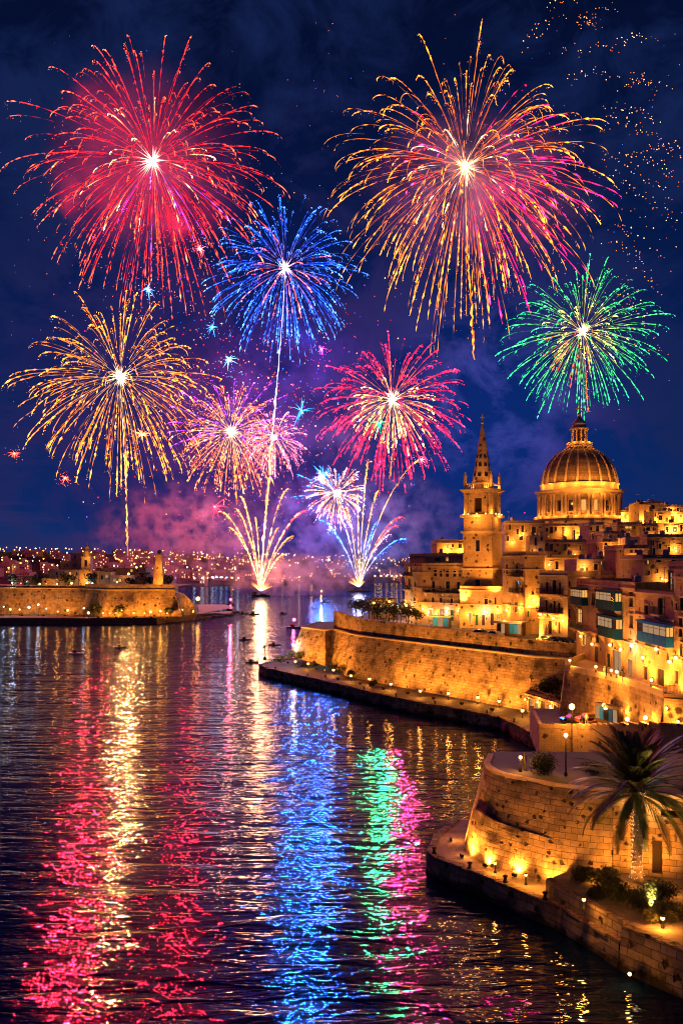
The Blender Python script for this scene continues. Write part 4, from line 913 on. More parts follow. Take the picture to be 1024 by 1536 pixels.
# ------------------------------------------------------------------ church tower with spire
def church():
    t = thing('church_tower', 'tall stone bell tower with a pointed octagonal spire and cross', 'church tower', tuple(W(723, 845, 212).xy) + (0,), R(-28))
    hw = 3.75
    def sq(b, h_, z0, z1, m=0): b.box(-h_, h_, -h_, h_, z0, z1, m)
    zt = lambda py: H + (HZ - py) / F * 210
    b = MB(); zs = [14, zt(898), zt(855), zt(800), zt(776)]; ws = [hw, hw, hw - .12, hw - .2]
    for k in range(4):
        c = [(-ws[k], -ws[k]), (ws[k], -ws[k]), (ws[k], ws[k]), (-ws[k], ws[k])]
        for e in range(4):
            ops = []
            if e in (0, 3):
                L = 2 * ws[k]
                ops = [[(L * .42, L * .58, zs[0] + 8, zs[0] + 11)], [(L * .42, L * .58, zs[1] + 2, zs[1] + 4.6)], [(L * .43, L * .57, zs[2] + 4.5, zs[2] + 7.2)], []][k]
            openings_wall(b, c[e], c[(e + 1) % 4], zs[k], zs[k + 1], ops, .6)
    b.build('shaft', m_h[1], t)
    for z, o_, h_ in ((zs[1], .25, .35), (zs[2], .3, .4), (zs[3], .35, .5), (zs[4], .5, .6)):
        b = MB(); sq(b, hw + o_, z, z + h_); b.build('cornice', m_trim, t)
    b = MB()
    for k, (z0, z1) in enumerate(((22, 25), (zs[1] + 2, zs[1] + 4.6), (zs[2] + 4.5, zs[2] + 7.2))):
        b.box(-.7, .7, -hw + .5, -hw + .56, z0, z1); b.box(-hw + .5, -hw + .56, -.7, .7, z0, z1)
    b.build('window', m_glass, t)
    z0, z1 = zs[4] + .6, zt(738)                                   # bell stage: piers, arches and paired pilasters
    b = MB(); hb = 3.3
    c = [(-hb, -hb), (hb, -hb), (hb, hb), (-hb, hb)]
    for e in range(4): openings_wall(b, c[e], c[(e + 1) % 4], z0, z1, [(2 * hb * .36, 2 * hb * .64, z0 + .7, z1 - 1.5)], .9)
    for e in range(4):
        M = Matrix.Rotation(e * math.pi / 2, 4, 'Z')
        for u in (-hb + .3, -hb + 1.25, hb - 1.25, hb - .3):
            b.box(u - .24, u + .24, -hb - .28, -hb + .02, z0, z1 - .8, 0, M); b.box(u - .34, u + .34, -hb - .36, -hb + .02, z1 - .8, z1 - .35, 0, M)
        n = 8; r_ = hb * .28; zc_ = z1 - 1.5                        # arch head over each opening
        for i in range(n):
            a0, a1 = math.pi * i / n, math.pi * (i + 1) / n
            b.face([(r_ * math.cos(a0), -hb - .12, zc_ + r_ * .8 * math.sin(a0) - .5), (r_ * 1.3 * math.cos(a0), -hb - .12, zc_ + r_ * math.sin(a0) - .4), (r_ * 1.3 * math.cos(a1), -hb - .12, zc_ + r_ * math.sin(a1) - .4), (r_ * math.cos(a1), -hb - .12, zc_ + r_ * .8 * math.sin(a1) - .5)]) if False else None
    b.build('bell_stage', m_h[0], t)
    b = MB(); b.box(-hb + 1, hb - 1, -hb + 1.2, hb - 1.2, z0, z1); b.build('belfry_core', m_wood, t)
    b = MB()
    for k in range(3): sq(b, hb + .3 + .35 * k, z1 - .3 + .32 * k, z1 + .02 + .32 * k)
    b.build('cornice', m_trim, t)
    zb_ = z1 + .66; b = MB()                                        # balustrade
    for e in range(4):
        M = Matrix.Rotation(e * math.pi / 2, 4, 'Z'); q = hb + .15
        b.box(-q + .3, q - .3, -q, -q + .22, zb_ + 1.25, zb_ + 1.5, 0, M); b.box(-q + .3, q - .3, -q, -q + .22, zb_, zb_ + .2, 0, M)
        b.box(-q - .12, -q + .5, -q - .12, -q + .5, zb_, zb_ + 1.75, 0, M)
        for i in range(13): x = -q + .6 + (2 * q - 1.2) * i / 12; b.tube([(x, -q + .11, zb_ + .2), (x, -q + .11, zb_ + .65), (x, -q + .11, zb_ + 1.25)], [.07, .13, .07], 6)
        for tt in MB, : pass
    b.build('balustrade', m_trim, t)
    for e in range(4):                                              # figures on the corner posts
        M = Matrix.Rotation(e * math.pi / 2, 4, 'Z'); p = M @ Vector((-hb + .05, -hb + .05, zb_ + 1.75)); b = MB()
        b.lathe([(.42, 0), (.46, .3), (.34, .9), (.40, 1.4), (.36, 1.75), (.14, 1.95), (.20, 2.15), (.21, 2.35), (.1, 2.55), (.01, 2.6)], 10, tuple(p)); b.build('statue', m_trim, t)
    zs0, zs1 = zb_, zt(634); b = MB(); L = zs1 - zs0                # spire
    prof = [(3.0, 0), (2.75, .4), (2.65, 1.6), (2.35, 1.9)] + [(2.25 * (1 - k / 10) + .22, 1.9 + (L - 1.9) * k / 10) for k in range(11)]
    rows = [[(r_ * math.cos(a), r_ * math.sin(a), zs0 + z) for a in [2 * math.pi * (j + .5) / 8 for j in range(8)]] for r_, z in prof]
    b.grid(rows, True, 0, False); b.build('spire', m_h[0], t)
    for j in range(8):                                              # openings up the spire, as small hooded windows
        if j in (1, 2): continue
        for q, (f, s) in enumerate(((.30, .42), (.46, .36), (.60, .30))):
            r_ = (2.25 * (1 - (f - .1) / .9 * 1.0) + .22) * .935 if False else None
        a = 2 * math.pi * (j + 1.0) / 8; b = MB()
        for f, s in ((.22, .42), (.37, .36), (.50, .30)):
            k = (f * L - 1.9) / (L - 1.9); rad = (2.25 * (1 - k) + .22) * math.cos(math.pi / 8)
            M = Matrix.Rotation(a, 4, 'Z') @ Matrix.Translation((rad, 0, zs0 + f * L))
            b.box(-.25, .05, -s, s, -s * 1.3, s * 1.3, 0, M)
        b.build('spire_window', m_glass, t)
    b = MB(); b.ball((0, 0, zs1 + .3), .38, 10, 8); b.box(-.11, .11, -.11, .11, zs1 + .3, zs1 + 2.5); M = Matrix.Rotation(R(28), 4, 'Z')
    b.box(-.62, .62, -.1, .1, zs1 + 1.5, zs1 + 1.72, 0, M); b.build('cross', m_trim, t)
    for e in range(4):                                              # floodlights on the ledges
        for (rad, z, pw) in ((5.2, zs[4] + 1.0, 190), (3.4, zb_ + .6, 190)):
            a = math.pi / 4 + e * math.pi / 2 + math.pi / 4 * 0
            lamp_light('ledge_floodlight', (rad * math.cos(a), rad * math.sin(a), z), pw, SOD, .2, t)
        M = Matrix.Rotation(e * math.pi / 2, 4, 'Z'); p = M @ Vector((0, -5.0, zs[4] - .3)); lamp_light('ledge_floodlight', p, 240, SOD, .2, t)
        b = MB(); p2 = M @ Vector((0, -hw - .35, zs[4] + .72))
        for x in (-2.2, 0, 2.2): b.ball(tuple(M @ Vector((x, -hw - .38, zs[4] + .75))), .16, 8, 6)
        b.build('ledge_lamp', m_bulb, t)
    return t
church()

# ------------------------------------------------------------------ domed church
for (px, py, Y, ax, ay, pw) in [(690, 905, 205, 716, 840, 5200), (745, 890, 200, 728, 835, 4200), (700, 800, 200, 722, 760, 1500), (716, 735, 205, 722, 690, 500), (735, 735, 205, 727, 680, 500)]:
    spot_light('tower_floodlight', W(px, py, Y), W(ax, ay, 213), pw * 1.3, SOD, 70)
def dome():
    Y = 272; c = W(868, 845, Y); k = Y / F
    zt = lambda py: H + (HZ - py) / F * (Y - 12)
    za = lambda py: H + (HZ - py) / F * (Y - 1)
    t = thing('domed_church', 'great ribbed stone dome with lantern and cross above the rooftops', 'church', (c.x, c.y, 0))
    Rd = 60.5 * k * .955; zd0, zd1 = zt(772), zt(737)
    b = MB(); b.lathe([(Rd * 1.12, zd0 - 14), (Rd * 1.12, zd0 - 1.2), (Rd * 1.16, zd0 - 1.0), (Rd * 1.16, zd0 - .2), (Rd * 1.05, zd0)], 48, m=0, smooth=False); b.build('base', m_h[0], t)
    n = 20; b = MB(); pb = []
    for i in range(n):                                              # drum wall with one arched window per bay
        a0, a1 = 2 * math.pi * i / n, 2 * math.pi * (i + 1) / n
        p0, p1 = (Rd * math.cos(a0), Rd * math.sin(a0)), (Rd * math.cos(a1), Rd * math.sin(a1)); L = (V2(p1) - V2(p0)).length
        openings_wall(b, p0, p1, zd0, zd1, [(L * .31, L * .69, zd0 + 1.3, zd0 + 4.6)], .8)
    b.build('drum', m_h[0], t)
    for i in range(n):
        am = 2 * math.pi * (i + .5) / n
        if math.sin(am) > .35: continue                             # windows on the unseen back are left out
        M = Matrix.Rotation(am, 4, 'Z'); rc = Rd * math.cos(math.pi / n); w2 = Rd * math.sin(math.pi / n) * .38
        wb = MB(); wb.box(rc - .78, rc - .74, -w2, w2, zd0 + 1.3, zd0 + 4.6, 1, M)
        for s in (-1, 1): wb.box(rc - .05, rc + .22, min(s * w2, s * (w2 + .28)), max(s * w2, s * (w2 + .28)), zd0 + 1.1, zd0 + 4.3, 0, M)
        arc = [(w2 * 1.25 * math.cos(q), w2 * 1.0 * math.sin(q)) for q in [math.pi * j / 8 for j in range(9)]]
        for j in range(8):
            (y0, z0), (y1, z1) = arc[j], arc[j + 1]
            wb.face([M @ Vector((rc + .22, y0, zd0 + 4.3 + z0)), M @ Vector((rc + .22, y0 * .75, zd0 + 4.3 + z0 * .7)), M @ Vector((rc + .22, y1 * .75, zd0 + 4.3 + z1 * .7)), M @ Vector((rc + .22, y1, zd0 + 4.3 + z1))])
            wb.face([M @ Vector((rc + .22, y0, zd0 + 4.3 + z0)), M @ Vector((rc + .22, y1, zd0 + 4.3 + z1)), M @ Vector((rc, y1, zd0 + 4.3 + z1)), M @ Vector((rc, y0, zd0 + 4.3 + z0))])
        wb.box(rc - .05, rc + .35, -w2 * 1.4, w2 * 1.4, zd0 + .95, zd0 + 1.15, 0, M)
        o = wb.build('window', [m_trim, m_lit if i in (14, 15) else m_glass], t)
    for i in range(n):                                              # paired half columns between the bays
        b = MB()
        for da in (-.045, .045):
            a = 2 * math.pi * i / n + da; p = (Rd * 1.035 * math.cos(a), Rd * 1.035 * math.sin(a), 0)
            b.lathe([(.55, zd0), (.55, zd0 + .4), (.40, zd0 + .5), (.36, zd1 - 1.3), (.40, zd1 - 1.2), (.58, zd1 - .7), (.58, zd1 - .5)], 8, p)
        b.build('column', m_trim, t)
    b = MB(); b.lathe([(Rd, zd1 - .5), (Rd + .7, zd1 - .5), (Rd + .75, zd1 + .1), (Rd + 1.5, zd1 + .5), (Rd + 1.55, zd1 + .9), (Rd + .2, zd1 + .95), (Rd - .2, zd1 + .95), (Rd - .2, zd1 + 2.6), (Rd + .1, zd1 + 2.7), (Rd + .1, zd1 + 3.0), (Rd - 1, zd1 + 3.0)], 60, smooth=False); b.build('entablature', m_trim, t)
    zb0 = zd1 + 3.0; zb1 = za(673); r0 = Rd - .75; rl = 19.0 * k; hh = zb1 - zb0
    prof = []
    amax = math.acos(min(.99, rl / r0 * .96))
    for q in range(17):
        a = amax * q / 16; prof.append((r0 * math.cos(a), zb0 + hh * math.sin(a) / math.sin(amax)))
    b = MB(); b.lathe(prof, 64); b.build('dome_shell', m_shell, t)
    for i in range(n):
        a = 2 * math.pi * (i + .0) / n; b = MB()
        b.tube([((r_ + .06) * math.cos(a), (r_ + .06) * math.sin(a), z + .05) for r_, z in prof], [.42 - .2 * q / 16 for q in range(17)], 6); b.build('rib', m_trim, t)
    zl = zb1; b = MB()
    b.lathe([(rl * 1.05, zl - .5), (rl * 1.12, zl - .2), (rl * 1.12, zl + .3), (rl, zl + .5), (rl * .98, zl + 1.0), (rl * 1.0, zl + 1.1), (rl * 1.0, zl + 1.9), (rl * .7, zl + 1.95)], 32, smooth=False); b.build('lantern_base', m_trim, t)
    z0, z1 = zl + 1.9, za(645); rr_ = 10.5 * k
    b = MB(); b.lathe([(rr_ * .62, z0), (rr_ * .62, z1)], 16); b.build('lantern_core', m_litcore, t)
    for i in range(10):
        a = 2 * math.pi * (i + .5) / 10; b = MB(); b.lathe([(.42, z0), (.42, z0 + .3), (.28, z0 + .4), (.25, z1 - .5), (.42, z1)], 8, (rr_ * math.cos(a), rr_ * math.sin(a), 0)); b.build('lantern_column', m_trim, t)
    z2 = za(636); b = MB(); b.lathe([(rr_ * 1.25, z1), (rr_ * 1.32, z1 + .2), (rr_ * 1.32, z1 + .55), (rr_ * 1.0, z1 + .6), (rr_ * .95, z2), (rr_ * 1.02, z2 + .1), (rr_ * .9, z2 + .6), (rr_ * .6, z2 + 1.4), (rr_ * .34, z2 + 1.8), (rr_ * .3, z2 + 2.3), (.15, z2 + 3.0)], 20, smooth=False); b.build('lantern_cap', m_trim, t)
    z3 = z2 + 3.0; b = MB(); b.ball((0, 0, z3 + .3), .55, 12, 8); b.box(-.17, .17, -.17, .17, z3 + .6, za(605)); b.box(-1.05, 1.05, -.16, .16, za(612) - .2, za(612) + .18); b.build('cross', m_trim, t)
    for i in range(14):                                             # ring of floodlights at the foot of the drum
        a = math.pi + math.pi * (i + .5) / 14 if i < 14 else 0
        lamp_light('drum_floodlight', ((Rd + 2.6) * math.cos(a), (Rd + 2.6) * math.sin(a), zd0 + .3), 230, SOD, .3, t)
    for i in range(9):
        a = math.pi + math.pi * (i + .5) / 9; lamp_light('dome_floodlight', ((Rd + 1.3) * math.cos(a), (Rd + 1.3) * math.sin(a), zd1 + 2.4), 260, SOD, .3, t)
        a = math.pi + math.pi * (i + .5) / 9
    for i in range(5):
        a = math.pi + math.pi * (i + .5) / 5; lamp_light('lantern_floodlight', ((rl + .6) * math.cos(a), (rl + .6) * math.sin(a), zl + 2.3), 110, SOD, .2, t)
    for (px, py, ax, ay, pw) in [(905, 745, 890, 700, 5000), (830, 748, 845, 700, 2500), (868, 745, 868, 690, 2500)]:
        spot_light('dome_floodlight', W(px, py, 252) - Vector((c.x, c.y, 0)), W(ax, ay, 265) - Vector((c.x, c.y, 0)), pw, SOD, 90, .3, t)
    return t
m_shell = stone('dome_stone', (0.26, 0.175, 0.115), 1.2, 0.5, 0.02, 0.8, 0.4, 0.25, dark=(0.07, 0.05, 0.04))
m_litcore = plain('lantern_shade', (0.08, 0.05, 0.03), .8)
dome()
LK = 1.0
# ------------------------------------------------------------------ vegetation helpers
def leafmat(name, c, tr=0.25):
    m, t, out = newmat(name)
    g = t.n('ShaderNodeNewGeometry').outputs['Position']
    n = t.n('ShaderNodeTexNoise', {'Vector': g, 'Scale': 1.7, 'Detail': 3.0}).outputs[0]
    col = t.mix(n, tuple(k * .55 for k in c), tuple(k * 1.5 for k in c))
    d = t.n('ShaderNodeBsdfPrincipled', {'Base Color': col, 'Roughness': 0.55, 'Specular IOR Level': 0.3})
    t.t.links.new(d.outputs[0], out.inputs[0]); return m
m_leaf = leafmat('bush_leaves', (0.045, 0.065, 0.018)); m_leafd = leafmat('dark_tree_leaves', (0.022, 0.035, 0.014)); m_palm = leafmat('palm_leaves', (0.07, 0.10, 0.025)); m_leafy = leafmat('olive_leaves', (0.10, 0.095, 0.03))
m_bark = plain('rough_bark', (0.12, 0.085, 0.055), .95, var=.5, scale=6)
def leaves_blob(b, r, c, rad, n, ls, sq=(1, 1, .8)):
    c = Vector(c); ph = r.uniform(0, 50)
    for k in range(n):
        d = Vector((r.gauss(0, 1), r.gauss(0, 1), r.gauss(0, 1))).normalized()
        lump = 1 + .35 * mnoise.noise(d * 2.1 + Vector((ph, 0, 0)))
        q = c + Vector((d.x * sq[0], d.y * sq[1], d.z * sq[2])) * rad * lump * (r.random() ** .28)
        if q.z < .03: continue
        u = Vector((r.gauss(0, 1), r.gauss(0, 1), r.gauss(0, .7))).normalized(); v = u.cross(Vector((r.gauss(0, 1), r.gauss(0, 1), r.gauss(0, 1)))).normalized(); s = ls * r.uniform(.6, 1.4)
        b.face([q - u * s, q + v * s * .45, q + u * s, q - v * s * .45])
def bush(label, c, rad, seed, n=1400, ls=.14, mat=None, sq=(1, 1, .85), name='bush', cat='bush', group=None, trunk=0.0, blobs=5):
    r = random.Random(seed); t = thing(name, label, cat, tuple(c), 0, group); b = MB()
    base = Vector((0, 0, trunk))
    for k in range(blobs):
        a = 6.28 * k / blobs + r.random(); q = base + Vector((math.cos(a) * rad * .42 * sq[0], math.sin(a) * rad * .42 * sq[1], rad * sq[2] * r.uniform(.45, 1.1)))
        leaves_blob(b, r, q, rad * r.uniform(.55, .75), n // blobs, ls, sq)
    b.build('crown' if trunk else 'foliage', mat or m_leaf, t); b = MB()
    if trunk:
        b.tube([(0, 0, 0), (.05 * rad, 0, trunk * .6), (0, .05 * rad, trunk + rad * .4)], [rad * .09, rad * .07, rad * .05], 7)
        for k in range(4):
            a = 1.57 * k + r.random(); b.tube([(0, 0, trunk * .8), (math.cos(a) * rad * .5, math.sin(a) * rad * .5, trunk + rad * .7)], [rad * .05, rad * .02], 5)
        b.build('trunk', m_bark, t)
    else:
        for k in range(6):
            a = 1.05 * k + r.random(); b.tube([(0, 0, 0), (math.cos(a) * rad * .35, math.sin(a) * rad * .35, rad * .8)], [rad * .05, rad * .02], 5)
        b.build('stem', m_bark, t)
    return t
# ------------------------------------------------------------------ fort on the left headland
FQ = [tuple(G(-60, 936, 0))[:2], tuple(G(0, 936.5, 0))[:2], tuple(G(120, 937, 0))[:2], tuple(G(235, 936, 0))[:2], tuple(G(290, 930, 0))[:2], tuple(G(322, 926, 0))[:2], tuple(G(344, 923.5, 0))[:2], (-66, 530), (-76, 570)]
b = MB(); zq = [3.2, 3.2, 3.2, 3.2, 3.0, 2.4, 1.0, 1.2, 2]
wallstrip(b, offset(FQ, .8), -1.5, FQ, zq, 0, 3, rough=.5, sub=3, seed=31)
slab(b, FQ[:5] + FQ[7:] + [(-240, 570)], 2.9, 1); b.face([(*FQ[4], 2.9), (*FQ[5], 2.3), (*FQ[6], .9), (*FQ[7], 1.1)], 1)
r = random.Random(5)
for k in range(70):                                             # broken rocks along the point
    f = r.random(); i = min(2, int(f * 3)); q = V2(FQ[4 + i]).lerp(V2(FQ[5 + i]), f * 3 - i); s = r.uniform(.5, 1.8)
    b.ball((q.x + r.uniform(-2, 2), q.y + r.uniform(-2, 1), .2), s, 6, 4, 0, (1.3, 1, .7))
tag(b.build('headland_quay', [m_rock, m_pave]), kind='structure')
ft = thing('harbour_fort', 'long floodlit fort wall with an angular bastion on the left headland', 'fort')
b = MB(); L1 = [(-190, 462), (-150, 458), (W(128, 0, 456).x, 456)]
wallstrip(b, offset(L1, 2.2), 3, L1, 17.3, 0, 5, rough=.3, sub=4, seed=32); wallstrip(b, offset(L1, -.3), 17.3, offset(L1, -.3), 18.4, 0, 1, sub=4); wallstrip(b, offset(L1, -.3), 18.4, offset(L1, -2), 18.42, 0, 1)
b.build('curtain_wall', m_farfort, ft)
b = MB(); L2 = [(W(128, 0, 457).x, 457), (W(162, 0, 441).x, 441), (W(262, 0, 443).x, 443), (W(266, 0, 470).x, 470)]
wallstrip(b, offset(L2, 3.4), 3, L2, 16.6, 0, 6, rough=.2, sub=3, seed=33); wallstrip(b, offset(L2, .1), 16.6, offset(L2, .1), 19.2, 0, 1, sub=4); wallstrip(b, offset(L2, .1), 19.2, offset(L2, -2.5), 19.22, 0, 1, sub=9)
b.build('bastion_wall', m_farfort, ft)
b = MB(); b.tube([(p[0], p[1], 16.6) for p in offset(L2, .3)], .45, 6); b.tube([(p[0], p[1], 16.9) for p in offset(L1, .2)], .4, 6); b.build('cordon', m_trim, ft)
b = MB(); slab(b, [L1[0], L1[1], L2[0], L2[1], L2[2], L2[3], (-90, 520), (-260, 520)], 17.6); b.build('fort_court', m_rock, ft)
b = MB(); L3 = [L2[2], (W(276, 0, 455).x, 455), (W(290, 0, 463).x, 463), (W(296, 0, 490).x, 490)]
wallstrip(b, offset(L3, 1.5), 2.8, L3, [15, 14, 9, 6], 0, 4, rough=.4, sub=3, seed=34); b.face([(*L3[0], 15), (*L3[1], 14), (*L3[2], 9), (*L3[3], 6), (W(262, 0, 480).x, 480, 15)]); b.build('outer_work', m_farfort, ft)
def fbox(label, x0, x1, yt, Y, dep, mi, ops=(), para=.6, zb=17.4, strings=()):
    a, c = W(x0, 845, Y), W(x1, 845, Y)
    return house(label, [(a.x, Y), (c.x, Y), (c.x, Y + dep), (a.x, Y + dep)], zb, H + (HZ - yt) / F * Y, {0: list(ops)}, mat=m_h[mi], para=para, cornice=False, name='fort_building', cat='building')
FH = [fbox('long two storey barracks in the middle of the left fort', 74, 123, 854.5, 475, 16, 2, [(84, 858, 87, 863, 'win'), (94, 858, 97, 863, 'win'), (104, 858, 107, 863, 'lit'), (114, 858, 117, 863, 'win')]),
      fbox('chapel body stepping up beside the lit belfry of the fort', 91, 124, 841, 483, 16, 1, [(100, 846, 102, 851, 'win'), (112, 846, 114, 851, 'win')]),
      fbox('upper chapel block right behind the belfry', 107, 125, 829.5, 490, 12, 2, [(112, 833, 114, 838, 'win')]),
      fbox('plain wall of the fort right of the belfry', 123, 150, 857, 478, 14, 3, [(130, 861, 133, 866, 'win'), (141, 861, 144, 866, 'win')]),
      fbox('brightly lit small guard house on the fort', 149, 167, 858, 470, 9, 0, [(152, 863, 155, 869, 'win'), (158, 862, 162, 867, 'litw')]),
      fbox('low fort block with a row of lights behind the bastion', 166, 196, 863, 468, 10, 2, [(170, 868, 174, 873, 'litw'), (178, 868, 182, 873, 'lit'), (187, 868, 190, 873, 'win')]),
      fbox('wide dark roofed barracks at the back of the fort', 144, 219, 852, 492, 16, 3, [(150, 854, 153, 857, 'win'), (205, 854, 208, 858, 'win'), (196, 854, 199, 858, 'lit')]),
      fbox('small block at the left end of the fort', 52, 75, 861, 474, 10, 1, [(58, 866, 60, 871, 'win'), (67, 866, 69, 871, 'lit')]),
      fbox('lit yellow front low in the fort', 63, 90, 868, 466, 7, 0, [(68, 871, 70, 876, 'win'), (80, 871, 83, 876, 'litw')]),
      fbox('dark low shed at the far left of the fort', 34, 54, 864, 472, 10, 3, [(40, 868, 43, 873, 'win')])]
t = thing('belfry', 'lit stone belfry with a small lantern top on the left fort', 'tower', W(131, 0, 478) * Vector((1, 1, 0)) if False else (W(131, 0, 478).x, 478, 0))
b = MB(); z0, z1 = 17.5, H + (HZ - 828) / F * 478
for (h_, a, c) in ((3.4, z0, z0 + 9), (2.4, z0 + 9, z1 - 3), (2.7, z1 - 3, z1 - 2.6)): b.box(-h_, h_, -h_, h_, a, c)
b.build('shaft', m_h[0], t); b = MB(); b.box(-.7, .7, -2.45, -2.3, z1 - 8, z1 - 4.4); b.build('opening', m_glass, t)
b = MB(); b.lathe([(2.0, z1 - 2.6), (1.7, z1), (1.9, z1 + .3), (1.0, z1 + 1.2), (.9, z1 + 2.4), (1.1, z1 + 2.6), (.3, z1 + 3.8), (.05, z1 + 5.4)], 10); b.build('lantern_top', m_h[0], t)
lamp_light('belfry_light', (1, -7, 20.5), 2600, SOD, .3, t); lamp_light('belfry_light', (2, -6, 33), 1500, SOD, .3, t)
t = thing('watch_tower', 'tall tapering floodlit tower standing on the end of the fort bastion', 'tower', (W(239, 0, 452).x, 452, 0))
b = MB(); z1 = H + (HZ - 829) / F * 452
b.prism([(-2.9, -2.9), (2.9, -2.9), (2.9, 2.9), (-2.9, 2.9)], 17.5, z1 - 1, 0, [(-1.3, -1.3), (1.3, -1.3), (1.3, 1.3), (-1.3, 1.3)]); b.box(-3.6, 3.6, -3.6, 3.6, 17.4, 19); b.build('shaft', m_h[0], t)
b = MB(); b.box(-1.6, 1.6, -1.6, 1.6, z1 - 1, z1 - .6); b.ball((0, 0, z1 + .4), 1.1, 10, 8); b.build('cap', m_bark, t)
lamp_light('tower_light', (1.5, -6, 20.5), 2600, SOD, .3, t); lamp_light('tower_light', (2, -5, 28), 1500, SOD, .3, t)
r = random.Random(77)
for k, (px, py, Y, rad) in enumerate([(22, 878, 464, 3.5), (97, 872, 463, 4.0), (106, 873, 462, 3.4), (137, 873, 462, 3.6), (196, 876, 455, 2.6), (215, 872, 462, 4.2), (225, 874, 458, 3.0), (60, 857, 470, 3.6), (252, 872, 455, 3.2), (143, 917, 440, 3.6), (178, 920, 432, 3.0), (254, 920, 436, 2.6)]):
    low = py > 900
    bush(['dark tree at the left end of the fort', 'dark tree before the barracks', 'second dark tree right of the one before the barracks', 'dark tree below the lit guard house', 'small dark tree on the bastion edge', 'round dark tree left of the tapering tower',
          'low dark tree touching the tapering tower', 'dark tree above the yellow front', 'dark tree right of the tapering tower', 'dark tree at the foot of the shaded bastion corner', 'dark tree on the fort quay by a white lamp', 'dark tree on the quay below the tapering tower'][k],
         (W(px, 0, Y).x, Y, 3.0 if low else 17.6), rad, 200 + k, 420, .55, m_leafd, name='dark_tree', cat='tree', group='trees on the fort', trunk=rad * .6, blobs=4)

# ------------------------------------------------------------------ far shore, its hillside town and lamps
def far_pt(px, t):
    """t = 0 at the shore, 1 on the ridge"""
    s = max(0, min(1, (px - 200) / 420)); Y0 = 1060 + 330 * s; Y1 = 1700 + 250 * s
    ridge = 829 + 15 * max(0, min(1, px / 620)) + 2.2 * mnoise.noise(Vector((px * .012, 3, 0))) - 1.5
    Y = Y0 + (Y1 - Y0) * t; zr = H + (HZ - ridge) / F * Y1
    z = 2.5 + (zr - 2.5) * (t ** .85) + (2.5 * mnoise.noise(Vector((px * .02, t * 3, 7))) if 0 < t < 1 else 0)
    return Vector(((px - 512) / F * Y, Y, z))
b = MB(); cols = list(range(-260, 1000, 20))
rows = [[Vector((far_pt(px, 0).x, far_pt(px, 0).y, -2)) for px in cols]] + [[far_pt(px, q / 10) for px in cols] for q in range(11)] + [[far_pt(px, 1) + Vector((0, 900, -60)) for px in cols]]
b.grid(rows); tag(b.build('far_hills', plain('far_hill_ground', (0.05, 0.04, 0.04), .95, var=.4, scale=.02)), kind='structure')
m_fw = plain('far_house_walls', (0.26, 0.18, 0.12), .9, var=.25, scale=.03)
m_fl = emit_mat('far_lit_window', (1, .5, .14), 3.0, False)
r = random.Random(99); hd = ['pale', 'ochre', 'brown', 'long', 'tall', 'narrow', 'square', 'wide']
fpos = []
for k in range(130):
    px = r.uniform(-10, 640) if k % 5 else r.uniform(0, 330); tt = r.random() ** 1.3 * .97 + .01; p = far_pt(px, tt); fpos.append((px, tt))
    w_, d_, h_ = r.uniform(9, 22), r.uniform(9, 14), r.uniform(7, 13); b = MB(); b.box(-w_ / 2, w_ / 2, -d_ / 2, d_ / 2, -6, h_); b.box(-w_ / 2 + .6, w_ * r.uniform(-.1, .3), -d_ / 2 + 1, d_ / 2 - 1, h_, h_ + r.uniform(1.5, 3))
    nw = int(w_ / 3.2)
    for i in range(nw):
        for j in range(int(h_ / 3.4)):
            q = r.random(); x = -w_ / 2 + (i + .5) * w_ / nw
            b.box(x - .55, x + .55, -d_ / 2 - .05, -d_ / 2 + .01, .8 + j * 3.3, 2.5 + j * 3.3, 1 if q < .25 else 2)
    o = b.build('hillside_house', [m_fw, m_fl, m_glass], None, p, r.uniform(-.5, .5))
    tag(o, 'flat roofed house with lit windows among the many on the far shore', 'house', 'houses on the far shore')
lampm = [m_bulb, emit_mat('amber_lamp_globe', (1, .40, .06), 6, False), m_bulbw, emit_mat('blue_lamp_globe', (.2, .5, 1), 5, False)]
lm = []
for k, m in enumerate(lampm):
    b = MB(); b.tube([(0, 0, 0), (0, 0, 6.5)], [.16, .1], 5, 1); b.ball((0, 0, 7.2), 1.0, 8, 6, 0); lm.append(b.mesh('shore_lamp', [m, m_iron]))
for k in range(290):
    px = r.uniform(-5, 625); tt = min(1, abs(r.gauss(.72, .28)) if k % 3 else r.random()); p = far_pt(px, tt); i = r.choices([0, 1, 2, 3], [5, 6, 2, .6])[0]
    o = ob('shore_lamp', lm[i], None, p + Vector((0, -7, 2.5))); s = r.choice([.45, .6, .75, .9, 1.1, 1.4]); o.scale = (s, s, 1)
    tag(o, ['bright warm white lamp among the many lights on the far shore', 'amber lamp among the many lights on the far shore', 'cold white lamp among the many lights on the far shore', 'blue lamp among the many lights on the far shore'][i], 'street lamp', 'lamps on the far shore')
    if k % 7 == 0: lamp_light('lamp_light', (0, -3, 6), 2600, [(1, .5, .14), (1, .4, .07), (.8, .9, 1), (.3, .5, 1)][i], 1.2, o)
